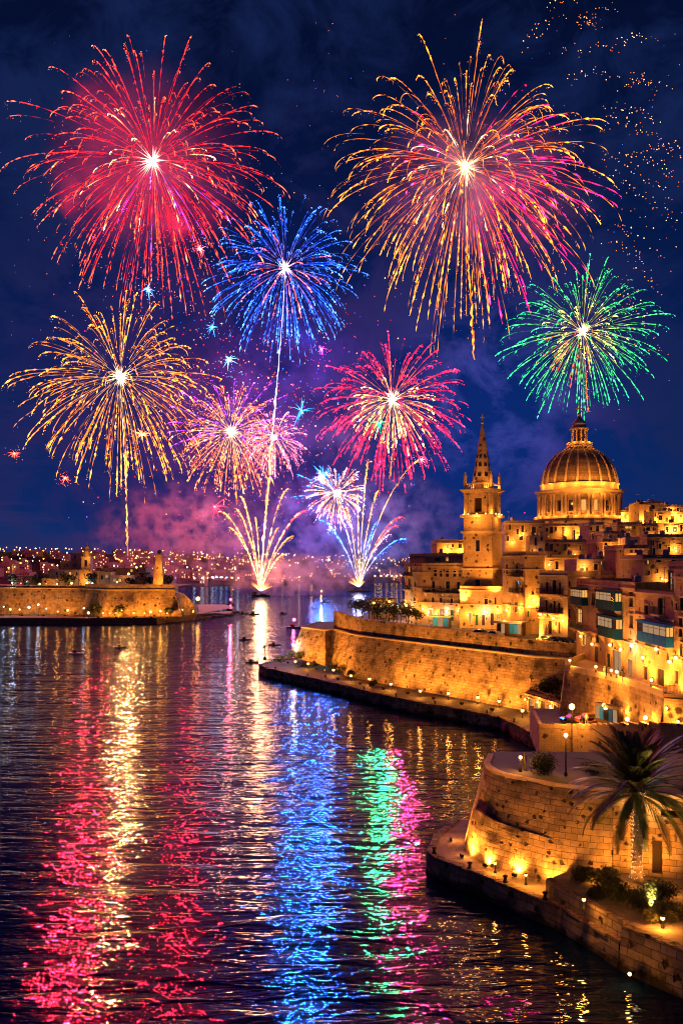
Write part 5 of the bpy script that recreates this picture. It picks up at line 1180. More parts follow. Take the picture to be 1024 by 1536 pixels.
for k, (px, i, s) in enumerate([(293, 2, 1.2), (305, 2, 1.3), (312, 0, 1.5), (320, 2, 1.9), (326, 3, 2.2), (333, 2, 1.9), (341, 3, 1.4), (349, 0, 1.6), (358, 2, 1.0), (562, 0, 1.2), (571, 0, 1.5), (579, 1, 1.6), (587, 0, 1.7), (594, 0, 1.5), (601, 1, 1.2), (466, 1, 1.1), (449, 0, 1.0)]):
    p = far_pt(px, .01); o = ob('shore_lamp', lm[i], None, p + Vector((0, -6, 0))); o.scale = (s, s, 1)
    tag(o, '%s quayside lamp from the left along the waterline of the far shore' % ORD[k], 'street lamp', 'lamps along the far waterfront')
    lamp_light('lamp_light', (0, -3, 7), 500, [(1, .5, .14), (1, .4, .07), (.7, .88, 1), (.2, .5, 1)][i], 1.5, o)

# ------------------------------------------------------------------ lamps of the headland quay
def post_lamp(label, p, hgt, power, i=0, rad=.35, group='lamps on the fort quay', name='post_lamp'):
    t = thing(name, label, 'street lamp', tuple(p), 0, group)
    b = MB(); b.lathe([(.16, 0), (.16, .25), (.08, .4), (.055, hgt - .15)], 8); b.box(-.12, .12, -.12, .12, hgt - .2, hgt - .12); b.build('post', m_iron, t)
    b = MB(); b.ball((0, 0, hgt + rad * .7), rad, 10, 8); b.build('globe', lampm[i], t)
    lamp_light('lamp_light', (0, -rad - .3, hgt + rad * .4), power, [SOD, (1, .36, .05), (.75, .95, 1), (.25, .5, 1)][i], rad * .8, t)
    return t
for k, (px, py, i, hgt, pw) in enumerate([(6, 917, 2, 4.5, 1800), (16, 921, 0, 3, 1300), (30, 921, 0, 3, 1500), (44, 919, 2, 4, 900), (58, 915, 2, 5.5, 2200), (70, 919, 0, 3.5, 1300), (87, 924, 0, 2, 1500), (102, 922, 0, 2.5, 1500), (126, 916, 2, 4.5, 1300), (133, 923, 0, 2, 1300),
        (155, 924, 1, 2, 1300), (165, 925, 1, 2, 1000), (183, 917, 0, 3.5, 1500), (201, 923, 1, 2, 1500), (217, 923, 1, 2, 1300), (226, 921, 0, 2.5, 1300), (241, 914, 0, 3, 1600), (251, 921, 1, 2, 1300), (274, 912, 0, 3, 1600), (290, 919, 1, 2, 900)]):
    Y = 447 if px < 125 else 431 if px < 262 else 446
    post_lamp('%s lamp from the left along the foot of the left fort' % ORD[k], (W(px, 0, Y).x, Y, 2.9), hgt * 1.0, pw * .22, i, [.3, .5, .38, .62, .45, .34][k % 6])
t = post_lamp('glowing beacon lamp on a post at the rocky tip of the left headland', (W(297, 0, 458).x, 458, 2.6), 8.0, 3500, 0, 1.0, name='beacon')
for k, (px, py, Y, i, pw) in enumerate([(19, 875, 462, 2, 1500), (131, 877, 461, 2, 900), (139, 876, 461, 3, 800), (86, 877, 462, 0, 1500), (108, 876, 461, 0, 1200), (60, 878, 462, 0, 1200), (176, 874, 458, 0, 1300), (193, 862, 466, 0, 1400), (205, 852, 470, 0, 900)]):
    post_lamp('%s lamp from the left standing up on the fort court' % ORD[k], (W(px, 0, Y).x, Y, 17.6), max(1, H + (HZ - py) / F * Y - 17.6), pw * 1.3, i, [.4, .6, .5][k % 3], 'lamps on the fort court')
for k in range(9):                                              # floodlights washing the fort walls
    px = [4, 36, 68, 100, 150, 176, 203, 229, 252][k]; Yb = 447 if k < 4 else 430.5; t = thing('floodlight', '%s floodlight from the left aimed at the fort wall' % ORD[k], 'floodlight', (W(px, 0, Yb).x, Yb - 2, 2.9), 0, 'floodlights of the fort')
    b = MB(); b.box(-.5, .5, -.25, .25, .1, .7); b.box(-.1, .1, -.1, .1, 0, .1); b.build('housing', m_iron, t); b = MB(); b.box(-.42, .42, .25, .27, .18, .62); b.build('lens', lampm[1], t)
    spot_light('flood_light', (0, .5, .9), (0, 14, 11), 15000 if k > 3 else 8000, SOD, 120, .4, t)
LK = 1.5
# ------------------------------------------------------------------ barges and small boats
def hull(b, L, Wd, D, n=14, bow=.35, m=0, z=0.0):
    rows = []
    for k in range(n + 1):
        u = k / n; x = -L / 2 + L * u; f = 1.0 if u < 1 - bow else max(.03, 1 - ((u - 1 + bow) / bow) ** 2); f *= .8 + .2 * min(1, u * 6); sh = .25 * D * max(0, (u - .6) / .4) ** 2
        h_ = Wd / 2 * f; rows.append([(x, -h_, z + D * .6 + sh), (x, -h_ * .85, z - D * .1), (x, 0, z - D * .4), (x, h_ * .85, z - D * .1), (x, h_, z + D * .6 + sh)])
    b.grid(rows, False, m, True); b.face(rows[0][::-1], m)
    for k in range(n): b.face([rows[k][0], rows[k + 1][0], rows[k + 1][4], rows[k][4]], m)
def barge(label, px, py, Y, L):
    c = W(px, py, Y); t = thing('firework_barge', label, 'barge', (c.x, Y, 0), 0, 'firework barges on the harbour')
    b = MB(); b.prism([(-L / 2 + 1, -4), (L / 2 - 1, -4), (L / 2, 0), (L / 2 - 1, 4), (-L / 2 + 1, 4), (-L / 2, 0)], -.5, 1.6, 0, [(-L / 2, -4.4), (L / 2, -4.4), (L / 2 + 1, 0), (L / 2, 4.4), (-L / 2, 4.4), (-L / 2 - 1, 0)]); b.build('hull', m_iron, t)
    b = MB(); b.box(-L * .42, -L * .2, -2.2, 2.2, 1.6, 4.4); b.box(-L * .44, -L * .18, -2.4, 2.4, 4.4, 4.7); b.build('deckhouse', m_wood, t)
    b = MB()
    for k in range(6): b.box(-.5 + k * L * .06, .2 + k * L * .06, -2, 2, 1.6, 2.7)
    b.build('mortar_rack', m_wood, t); b = MB(); b.tube([(L * .4, 0, 1.6), (L * .4, 0, 6.5)], .12, 6); b.build('mast', m_iron, t)
    return t
barge('dark flat barge under the golden fountain', 391, 890, 783, 17); barge('long dark barge under the blue and white fountain', 538, 884, 908, 25)
mh = plain('boat_hull_paint', (0.05, 0.045, 0.05), .5); mhw = plain('white_boat_paint', (0.55, 0.53, 0.5), .5)
for k, (px, py, L, lab, lt) in enumerate([(365, 921, 6, 'small dark rowing boat left of a drifting pair near the wide glowing water', 0), (381, 922, 7, 'dark fishing boat right beside another on the glowing water', 0), (424, 921, 5, 'dark dinghy alone below the left barge', 0), (441, 942, 7, 'boat with a pink red lamp off the promontory tip', 4),
        (482, 892, 6, 'boat with an orange lamp between the two barges', 1), (464, 893, 5, 'tiny dark boat left of the orange lamp boat', 0), (487, 904, 7, 'dark boat on the blue lit water below the barges', 0), (346, 906, 6, 'boat with a red lamp between the headland and the left barge', 4), (368, 960, 5, 'dark boat in the middle of the glowing channel', 0),
        (412, 968, 4.5, 'dark buoy boat nearest to the left of the promontory lamp', 0), (181, 971, 4, 'lone dark dinghy on the orange water below the fort', 0), (115, 981, 5, 'pale dinghy in the dark water at the left', 2), (378, 994, 4, 'dark dinghy just off the promontory quay tip', 0), (300, 928, 6, 'dark boat moored by the rocky headland tip', 0)]):
    c = G(px, py, 0); t = thing('small_boat', lab, 'boat', (c.x, c.y, 0), R(random.Random(k).uniform(-25, 25)), 'small boats on the harbour')
    b = MB(); hull(b, L, L * .32, L * .16); b.build('hull', mhw if lt == 2 else mh, t)
    b = MB(); b.box(-L * .22, L * .02, -L * .1, L * .1, L * .09, L * .24); b.box(-L * .24, L * .04, -L * .12, L * .12, L * .24, L * .26); b.build('cabin', m_wood, t)
    if lt in (1, 4):
        b = MB(); b.tube([(0, 0, L * .26), (0, 0, L * .5)], .05, 5); b.build('mast', m_iron, t); b = MB(); b.ball((0, 0, L * .55), .8, 8, 6); b.build('lamp', m_bulb if lt == 1 else emit_mat('red_lamp', (1, .06, .12), 14, False), t); lamp_light('lamp_light', (0, -1, L * .55), 5000, SOD if lt == 1 else (1, .05, .12), .6, t)

# ------------------------------------------------------------------ lamps on the promontory quay and the town
def bollard(label, px, py, z, power, hgt=1.0, group='low lamps along the quays', rad=.16, i=0, dy=0):
    p = G(px, py, z); t = thing('bollard_lamp', label, 'lamp', (p.x, p.y + dy, z), 0, group)
    b = MB(); b.lathe([(.14, 0), (.14, .1), (.07, .16), (.06, hgt - .1), (.13, hgt - .05), (.13, hgt)], 10); b.build('post', m_iron, t)
    b = MB(); b.ball((0, 0, hgt + rad * .8), rad, 10, 8); b.build('globe', lampm[i], t); b = MB(); b.lathe([(rad * 1.1, hgt + rad * 1.5), (rad * .3, hgt + rad * 2.1), (.01, hgt + rad * 2.2)], 10); b.build('cap', m_iron, t)
    lamp_light('lamp_light', (0, 0, hgt + rad * .8 + .02) if False else (-.1, -rad - .12, hgt + rad), power, SOD, rad, t)
    return t
q = [(443, 1000, 3.2, 900), (462, 1003, 2.3, 700), (500, 1013, 2.3, 900), (526, 1022, 2.3, 900), (554, 1027, 2.3, 1000), (586, 1035, 2.3, 1000), (630, 1046, 2.3, 900), (672, 1050, 2.3, 1100), (716, 1056, 2.3, 1100), (748, 1062, 2.3, 900), (783, 1077, 2.3, 700)]
for k, (px, py, z, pw) in enumerate(q):
    bollard('%s bollard lamp from the tip along the promontory quay' % ORD[k], px, py, z, pw * .55, 1.1, 'bollard lamps on the promontory quay', .3)
post = [((440, 985), 4.2, 'white globe lamp at the tip of the promontory below the bastion', 2, 3.0, 700), ((826, 1097), 2.3, 'quay lamp at the inner end of the promontory quay', 0, 3.4, 700), ((813, 1103), 2.3, 'lower quay lamp beside the terrace wall corner', 0, 2.2, 500)]
for (pp, z, lab, i, hg, pw) in post: post_lamp(lab, G(pp[0], pp[1], z), hg, pw, i, .3, 'lamp posts of the near quays')
post_lamp('tall bright street lamp in front of the terrace wall', (W(857, 0, 122.2).x, 122.2, 2.3), 7.2, 2600, 0, .42, 'lamp posts of the near quays')
post_lamp('dark lamp post on the near bastion platform beside the round bush', (W(848, 0, 81.5).x, 81.5, 10.0), 3.7, 420, 0, .2, 'lamp posts of the near quays')
post_lamp('short lamp post at the left edge of the near bastion platform', (W(780, 0, 83.2).x, 83.2, 10.0), 1.25, 260, 0, .17, 'lamp posts of the near quays')
for k, (px, py, pw) in enumerate([(940, 1081, 600), (967, 1079, 600), (931, 1066, 1100), (905, 1060, 500)]):
    Y = [111.4, 108.3, 117.0, 119.5][k]; z = [9.2, 9.8, 8.6, 8.0][k]; hg = H + (HZ - py) / F * Y - z
    post_lamp('%s globe lamp from the right on the lower terrace' % ['second', 'first', 'third', 'fourth'][k], (W(px, 0, Y).x, Y, z), max(.6, hg), pw, 0, .27, 'globe lamps on the lower terrace')
for k, (px, py) in enumerate([(853, 1003), (892, 1027), (923, 1031), (915, 1041), (975, 1045)]):
    fx = Facade((34.4, 133.5), (39.2, 110)); u, z = fx.hit(px, py); p = fx.pt(u, max(14.3, z), -.1); p.z = 14.35
    post_lamp('%s short lamp from the left on the ramp street parapet' % ORD[k], p, .7, 420, 0, .2, 'lamps on the ramp parapet')
# floodlights at the foot of the long bastion and the near bastion
def flood(label, p, ang, power, group, s=1.0, i=1, lift=.8, col=SOD):
    t = thing('floodlight', label, 'floodlight', tuple(p), ang, group)
    b = MB(); b.box(-.28 * s, .28 * s, -.14 * s, .14 * s, .12 * s, .46 * s); b.box(-.06 * s, .06 * s, -.06 * s, .06 * s, 0, .12 * s); b.build('housing', m_iron, t)
    b = MB(); b.box(-.23 * s, .23 * s, .14 * s, .16 * s, .16 * s, .42 * s); b.build('lens', lampm[i], t); spot_light('flood_light', (0, .25 * s, .35 * s), (0, 5, 6.5 if s < 1 else 5.2), power * (1.6 if s > .5 else 1.0), col, 125, .2, t)
    lamp_light('spill_light', (0, .5 * s, lift), power * .035, col, .2, t)
    return t
fw = offset(A, 8.6); acc = []
for i in range(1, len(fw) - 2):
    L = (V2(fw[i + 1]) - V2(fw[i])).length; n = max(1, round(L / 8.5))
    for k in range(n): q_ = V2(fw[i]).lerp(V2(fw[i + 1]), (k + .5) / n); acc.append((q_, i))
for k, (q_, i) in enumerate(acc):
    d = V2(A[i + 1]) - V2(A[i]); pw = [0, 4000, 300, 1900, 600, 3900, 3300][min(i, 6)]
    flood('%s floodlight from the tip at the foot of the long bastion' % ORD[k], (q_.x, q_.y, 3.4 if i < 3 else 2.3), math.atan2(d.y, d.x), pw, 'floodlights of the long bastion', 1.3, 1, 1.6)
for k, (px, py, z, pw) in enumerate([(676, 1262, 1.9, 1300), (692, 1287, 1.9, 1400), (727, 1301, 1.9, 1100), (771, 1316, 1.9, 1100), (824, 1335, 1.9, 800)]):
    p = G(px, py, z); flood('%s floodlight from the left at the foot of the near bastion' % ORD[k], p, R([-85, -70, -48, -35, -25][k]), pw * 1.5, 'floodlights of the near bastion', .8, 0, .75)
for k, (px, py, z) in enumerate([(742, 1309, 1.95), (788, 1327, 1.95)]):
    p = G(px, py, z); bollard('%s bollard lamp from the left on the near quay walkway' % ORD[k], px, py, z, 150, .75, 'bollard lamps on the near quay', .13)
bollard('bollard lamp by the step of the raised promenade', 826, 1340, 1.95, 220, .8, 'bollard lamps on the near quay', .14)
bollard('lantern on the promenade wall beside the palm bushes', 875, 1364, 3.25, 260, .65, 'bollard lamps on the near quay', .15)
bollard('lantern nearest the right edge on the promenade', 993, 1392, 3.15, 300, .6, 'bollard lamps on the near quay', .16)
t = thing('wall_lantern', 'bright lamp on the quay wall just above the dark water', 'lamp', G(943, 1455, .9) + Vector((-.1, -.55, 0)), R(-50), None)
b = MB(); b.box(-.08, .08, 0, .5, -.08, .08); b.build('bracket', m_iron, t); b = MB(); b.ball((0, -.1, 0), .13, 10, 8); b.build('globe', m_bulb, t); lamp_light('lamp_light', (0, -.4, .05), 90, SOD, .12, t)
# ---- lamps on the house fronts: (house, nick, edge, [(px, py, watts)])
def fronts(nick, a, c, pts, grp):
    fc = Facade(a, c)
    for k, (px, py, pw, *wh) in enumerate(pts):
        u, z = fc.hit(px, py); wlamp('%s lamp from the left on the %s' % (ORD[k], nick), fc.pt(u, z), fc.ang, pw, group=grp, white=bool(wh), col=(1, .75, .5) if wh else SOD, big=1.25)
K = 0.4
fronts('house with the bright blue balcony', (42, 124), (42, 109.6), [(968, 985, 900 * K), (1008, 991, 900 * K), (988, 972, 200)], 'lamps on the house fronts')
fronts('house at the right edge', (42, 109.5), (42, 99), [(1018, 985, 900 * K)], 'lamps on the house fronts')
fronts('house with the teal balconies', (42.2, 156), (42, 124.1), [(874, 953, 900 * K), (891, 965, 200), (918, 966, 800 * K), (934, 973, 240), (951, 967, 260, 1)], 'lamps on the house fronts')
fronts('house with two iron balcony rows', (39.2, 172), (42.6, 163.5), [(813, 920, 900 * K), (832, 926, 800 * K), (846, 930, 800)], 'lamps on the house fronts')
fronts('side of the tall orange house', (39.8, 188), (44.2, 189), [(792, 908, 1000 * K), (798, 899, 900), (804, 904, 900 * K)], 'lamps on the house fronts')
fronts('balconied side of the tall house', (37.4, 201), (39.8, 188), [(762, 914, 900), (781, 911, 900)], 'lamps on the house fronts')
fronts('low building under the church tower', (28.2, 207), (39.0, 201.5), [(702, 921, 450), (719, 919, 400), (727, 916, 160, 1), (731, 917, 140, 1), (747, 914, 450)], 'lamps on the house fronts')
fronts('palace left of the church tower', (20.6, 222), (30.4, 213), [(635, 912, 1300 * K), (644, 917, 220, 1), (656, 920, 500), (671, 916, 260, 1), (688, 915, 500)], 'lamps on the house fronts')
fronts('rounded end of the palace', (17.2, 236), (20.6, 222), [(609, 905, 700), (619, 915, 700)], 'lamps on the house fronts')
for (bhi, e, nick, pts) in [(1, 0, 'church precinct wall', [(846, 797, 900), (872, 803, 2000), (880, 798, 1600)]), (5, 0, 'pinkish rooftop room', [(874, 850, 420)]), (6, 0, 'lit orange house on the slope', [(909, 829, 900), (926, 826, 300)]), (7, 0, 'brown corner house', [(947, 838, 260)]),
                            (11, 0, 'house with the lit yard wall', [(1010, 794, 1500), (1001, 796, 900)]), (12, 0, 'slim floodlit tower house', [(962, 781, 1300), (969, 779, 900)]), (15, 0, 'lit cream house front', [(982, 782, 1100), (1002, 780, 900)]), (16, 0, 'yellow house under the skyline', [(1011, 772, 900), (1020, 779, 1100)]),
                            (19, 0, 'orange skyline house by the drum', [(936, 779, 1200), (950, 781, 900)]), (0, 0, 'big brown block', [(784, 800, 260), (767, 812, 500)]), (23, 0, 'thin house behind the tower', [(758, 812, 900), (757, 800, 700)]), (14, 0, 'skyline house with the terrace', [(1006, 766, 700)]), (4, 0, 'wide brown house', [(822, 846, 260), (880, 852, 200)]), (18, 0, 'wide dark house', [(1012, 826, 220)])]:
    fc = bh[bhi][1]
    for k, (px, py, pw) in enumerate(pts):
        u, z = fc.hit(px, py); wlamp('%s lamp from the left on the %s' % (ORD[k], nick), fc.pt(max(.2, min(fc.L - .2, u)), z), fc.ang, pw * .8, group='lamps in the upper town')
fc = Facade((25.4, 232), (33.5, 232))
for k, (px, py) in enumerate([(672, 824), (692, 826)]): u, z = fc.hit(px, py); wlamp('%s lamp from the left on the ochre house behind the palace' % ORD[k], fc.pt(u, z), fc.ang, 900, group='lamps in the upper town')

# ------------------------------------------------------------------ roof clutter
r = random.Random(31); tm = MB(); tm.lathe([(.5, 0), (.55, .1), (.55, 1.1), (.45, 1.3), (.1, 1.36)], 12); tank_me = tm.mesh('tank_shell', m_white)
td = MB(); td.lathe([(.5, 0), (.55, .1), (.55, 1.1), (.45, 1.3), (.1, 1.36)], 12); tankd_me = td.mesh('tank_shell', m_steel)
roofs = [(b_[0], b_[1], ' '.join(b_[2].split()[:7]), b_[3], b_[4]) for b_ in bh]
def aerial(label, p, hgt, kind):
    t = thing('roof_aerial', label, 'aerial', p, r.uniform(0, 3), 'aerials on the roofs'); b = MB(); b.tube([(0, 0, 0), (0, 0, hgt)], [.06, .035], 5); b.build('mast', m_steel, t); b = MB()
    for q in range(5): b.box(-.5 + .06 * q, .5 - .06 * q, -.02 + .18 * q - .4, .02 + .18 * q - .4, hgt * .93, hgt * .93 + .04)
    b.box(-.02, .02, -.45, .45, hgt * .93 - .05, hgt * .93); b.build('antenna_rods', m_steel, t); return t
def tank(label, p, dark):
    t = thing('water_tank', label, 'water tank', p, 0, 'water tanks on the roofs'); ob('tank_shell', tankd_me if dark else tank_me, t, (0, 0, .35)); b = MB()
    for sx in (-.4, .4):
        for sy in (-.4, .4): b.box(sx - .04, sx + .04, sy - .04, sy + .04, 0, .35)
    b.build('stand', m_iron, t); return t
def dish(label, p):
    t = thing('satellite_dish', label, 'satellite dish', p, r.uniform(-1, 1), 'dishes on the roofs'); b = MB(); b.tube([(0, 0, 0), (0, 0, 1.0)], .04, 5); b.build('post', m_steel, t); b = MB()
    b.lathe([(.05, 0), (.3, .05), (.5, .16)], 14); me = b.mesh('reflector', m_white); o = ob('reflector', me, t, (0, -.05, 1.05)); o.rotation_euler = (R(65), 0, 0); return t
for (h_, fc, nick, zt_, dep) in roofs:
    zr = zt_ - .69
    for q in range(3):
        u = fc.L * r.uniform(.1, .9); k = r.uniform(1.0, dep - 1.2); p = fc.pt(u, zr, -k)
        if q == 0: aerial('thin television aerial on the %s' % nick, p, r.uniform(2.2, 4.8), 0)
        elif q == 1: tank('%s roof water tank on the %s' % (['white', 'grey'][len(nick) % 2], nick), p, len(nick) % 2)
        else: dish('small white dish on the %s' % nick, p) if r.random() < .6 else tank('second water tank on the %s' % nick, p, False)
for (nick, x, y, z, n) in [('house with the teal balconies', 49, 141, 26.4, 3), ('house with two iron balcony rows', 46, 170, 27.7, 2), ('tall plain orange house', 43, 194, 31.7, 3), ('palace attic', 27, 230, 32.2, 4), ('ochre house behind the palace', 29, 237, 35.5, 2), ('glazed attic room', 50, 116, 29.8, 3)]:
    for k in range(n):
        p = (x + r.uniform(-3, 3), y + r.uniform(-4, 4), z)
        (aerial if k % 2 == 0 else lambda l, p_, h__, q_: tank(l, p_, k % 4 == 1))('%s %s on the %s' % (['tall', 'white', 'shorter', 'second'][k], ['aerial', 'water tank', 'aerial', 'water tank'][k], nick), p, 4.5 - k * .7, 0)

# ------------------------------------------------------------------ palm, bushes, trees
def palm():
    base = G(954, 1322, 3.2); r = random.Random(4); t = thing('palm_tree', 'tall date palm wrapped in white string lights on the promenade', 'palm tree', tuple(base))
    Ht = 7.6; b = MB(); rows = []
    for k in range(40):
        u = k / 39; z = Ht * u; rad = .47 - .12 * min(1, u * 3) + .16 * max(0, u - .82) / .18; rad *= 1 + (.07 if k % 2 else -.03)
        rows.append([(rad * (1 + .05 * r.uniform(-1, 1)) * math.cos(a) + .12 * math.sin(u * 2), rad * (1 + .05 * r.uniform(-1, 1)) * math.sin(a), z) for a in [2 * math.pi * j / 14 for j in range(14)]])
    b.grid(rows, True, 0, False)
    for k in range(130):                                            # stubs of cut leaf bases below the crown
        a = k * 2.399; z = Ht * (.2 + .8 * (k / 130)); rad = .37 + .1 * (z > Ht * .85); q = Vector((rad * math.cos(a), rad * math.sin(a), z)); o_ = Vector((math.cos(a), math.sin(a), .9)); s = .05 + .05 * (z / Ht)
        b.tube([q, q + o_ * (.1 + .16 * (z / Ht) ** 2)], [s, s * .6], 5)
    b.build('trunk', m_bark, t)
    for k in range(92):                                             # fronds: a curved rib with two rows of leaflets
        ring = k / 92; a = k * 2.39996 + r.uniform(-.2, .2); el = R(82 - 100 * ring ** 1.05 + r.uniform(-7, 7)); L = r.uniform(5.2, 6.6) * (0.85 if ring < .12 else 1)
        b = MB(); pts = []; p = Vector((0, 0, Ht + .25 - .5 * ring)); e = el; n = 16
        for j in range(n + 1):
            pts.append(p.copy()); e -= R((.5 + 1.8 * ring) + (3.4 + 1.6 * ring) * j / n); p = p + Vector((math.cos(a) * math.cos(e), math.sin(a) * math.cos(e), math.sin(e))) * L / n
        b.tube(pts, [.055 - .045 * j / n for j in range(n + 1)], 4, 1)
        for j in range(4, 2 * n):
            f = j / 2; i = min(n - 1, int(f)); q = pts[i].lerp(pts[i + 1], f - i); d = (pts[i + 1] - pts[i]).normalized(); s = d.cross(Vector((0, 0, 1)))
            s = s.normalized() if s.length > .1 else Vector((-math.sin(a), math.cos(a), 0)); up = s.cross(d).normalized(); u = f / n; ll = .95 * math.sin(math.pi * min(1, .12 + u * .86)) ** .6 * r.uniform(.85, 1.1)
            for sg in (-1, 1):
                tip = q + (s * sg * .62 + d * .75 + up * .22 - Vector((0, 0, .22))).normalized() * ll; w_ = d * .07
                mid = q.lerp(tip, .45) + up * .03
                b.face([q - w_, mid - w_ * 1.1, tip, mid + w_ * 1.1, q + w_] if sg > 0 else [q + w_, mid + w_ * 1.1, tip, mid - w_ * 1.1, q - w_])
        b.build('frond', [m_palm, m_bark], t)
    b = newglow()
    for k in range(520):                                            # bulbs wound round the trunk
        u = k / 520; a = u * 2 * math.pi * 17; rad = .40 + .14 * (u < .06) + .17 * max(0, u - .82) / .18
        a += r.gauss(0, .25); u2 = u + r.gauss(0, .008); b.octa((rad * 1.14 * math.cos(a) + .12 * math.sin(u * 2), rad * 1.14 * math.sin(a), .15 + (Ht - .1) * max(0, u2)), .018, tuple(x * r.uniform(.3, 1) for x in (5, 3.6, 2.2)))
    b.build('string_lights', m_glow, t)
    for z in (1.0, 2.6, 4.4, 6.4): lamp_light('string_light_glow', (-.5, -.9, z), 7 if z < 6 else 40, (1, .6, .25), .25, t)
    for q_ in ((-4.5, -3.5, .4), (3.5, -5.0, .4), (-1.0, -6.5, .4)): spot_light('crown_uplight', q_, (0, 0, Ht + 1.0), 12000, (1, .55, .16), 62, .15, t)
    return t
palm()
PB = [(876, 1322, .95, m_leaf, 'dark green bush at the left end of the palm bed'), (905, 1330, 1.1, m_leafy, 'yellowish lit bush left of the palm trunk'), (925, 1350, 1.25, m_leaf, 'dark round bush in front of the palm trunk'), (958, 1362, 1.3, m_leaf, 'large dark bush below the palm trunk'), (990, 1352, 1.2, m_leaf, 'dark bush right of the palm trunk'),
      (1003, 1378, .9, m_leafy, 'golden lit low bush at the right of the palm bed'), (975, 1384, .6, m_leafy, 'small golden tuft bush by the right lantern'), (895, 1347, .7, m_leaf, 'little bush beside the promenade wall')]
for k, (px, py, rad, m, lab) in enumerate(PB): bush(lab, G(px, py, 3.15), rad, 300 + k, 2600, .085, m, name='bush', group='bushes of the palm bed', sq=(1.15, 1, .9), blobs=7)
lamp_light('bed_light', G(945, 1345, 3.6) + Vector((0, 0, .3)), 1, SOD, .2) if False else None
for k, (px, py, z, pw) in enumerate([(893, 1326, 3.2, 900), (985, 1335, 3.2, 1100), (1012, 1345, 3.2, 900), (938, 1328, 3.2, 1100)]):
    p = G(px, py, z); flood('%s garden spotlight from the left in the palm bed' % ['first', 'third', 'fourth', 'second'][k], p, 0, pw, 'spotlights of the palm bed', .4, 0, .5)
bush('round dark clipped bush on the near bastion platform', (W(814, 0, 82.5).x, 82.5, 10.0), 1.2, 320, 5200, .08, m_leafd, sq=(1, 1, 1.05), blobs=9)
bush('dark spreading shrub behind the palm on the platform', (W(890, 0, 82).x, 82, 10.0), .9, 321, 1500, .085, m_leafd, sq=(1.5, 1, .8), blobs=6)
bush('dark bush behind the kiosk row below the long bastion', (W(824, 0, 160.5).x, 160.5, 5.6), 2.6, 322, 1600, .2, m_leafd, sq=(1.3, .8, .8))
bush('dark bush at the right of the long bastion foot', (W(845, 0, 150).x, 150, 4.6), 2.4, 323, 1400, .2, m_leafd, sq=(1.2, .8, .9))
r = random.Random(8)
for k, (px, py, Y, rad) in enumerate([(543, 913, 236, 2.6), (553, 908, 240, 3.0), (567, 912, 232, 2.4), (579, 910, 233, 2.8), (590, 916, 225, 2.3), (601, 913, 228, 2.6), (612, 918, 222, 2.2), (534, 905, 245, 2.6), (624, 921, 218, 1.9)]):
    bush('%s dark tree from the left on the terrace behind the long bastion' % ORD[[1, 2, 3, 4, 5, 6, 7, 0, 8][k]], (W(px, 0, Y).x, Y, 14.6), rad, 330 + k, 520, .28, m_leafd, name='dark_tree', cat='tree', group='trees on the bastion terrace', trunk=rad * .7, blobs=5)
for k, (px, py, z, rad) in enumerate([(420, 994, 2.6, 1.5), (436, 990, 3.4, 2.0), (452, 989, 4, 1.7), (500, 1008, 2.4, 1.6), (513, 1012, 2.3, 1.9), (527, 1016, 2.3, 1.3), (472, 1000, 2.8, 1.2), (560, 1029, 2.3, 1.0)]):
    bush('%s dark shrub from the tip along the promontory shore' % ORD[[0, 1, 2, 4, 5, 6, 3, 7][k]], G(px, py, z), rad, 350 + k, 620, .18, m_leafd, name='shrub', cat='shrub', group='shrubs on the promontory shore')
house('low lit stone hut on the bastion terrace among the trees', [(W(556, 0, 246).x, 246), (W(592, 0, 244).x, 244), (W(594, 0, 252).x, 252), (W(556, 0, 254).x, 254)], 14.5, 20.0, {0: [(565, 897, 568, 902, 'win'), (578, 897, 581, 902, 'lit')]}, mat=m_h[1], cornice=False, para=.4)
for k, (px, py) in enumerate([(570, 910), (583, 903), (595, 912), (608, 909), (616, 916), (560, 905)]):
    Y = 238 - 3 * k if k < 5 else 243; post_lamp('%s lamp from the left among the terrace trees' % ORD[[1, 2, 3, 4, 5, 0][k]], (W(px, 0, Y).x, Y - 2, 14.6), max(1.2, H + (HZ - py) / F * Y - 14.6), 700, 2 if k in (2,) else 0, .3, 'lamps among the terrace trees')

# ------------------------------------------------------------------ kiosks, cars, railing, people
def kiosk(label, p, ang, w_, panels):
    t = thing('kiosk', label, 'kiosk', p, ang); b = MB(); b.box(-w_ / 2 - .6, w_ / 2 + .8, -1.9, 1.6, 2.75, 2.95); b.box(-w_ / 2 - .65, w_ / 2 + .85, -1.95, -1.85, 2.6, 3.0); b.build('canopy', m_steel, t)
    b = MB(); b.box(-w_ / 2, w_ / 2, -.2, 1.4, 0, 2.75); b.build('booth', m_wood, t); n = len(panels)
    for i, m in enumerate(panels):
        b = MB(); x0 = -w_ / 2 + .1 + (w_ - .2) * i / n; b.box(x0, x0 + (w_ - .2) / n - .12, -.25, -.2, .35, 2.4); b.build('panel', m, t)
    for x in (-w_ / 2 - .4, w_ / 2 + .6): b = MB(); b.tube([(x, -1.7, 0), (x, -1.7, 2.75)], .05, 6); b.build('post', m_iron, t)
    return t
kiosk('canopied kiosk with a blue panel and white lit windows on the bastion terrace', (W(764, 0, 186).x, 186, 14.6), R(-40), 6.0, [m_glass, m_litw, m_wood, m_blue, m_blue, m_litw])
kiosk('blue kiosk before the palace arcade', (W(661, 0, 207).x, 207, 14.6), R(-25), 4.2, [m_blue, m_litw, m_blue])
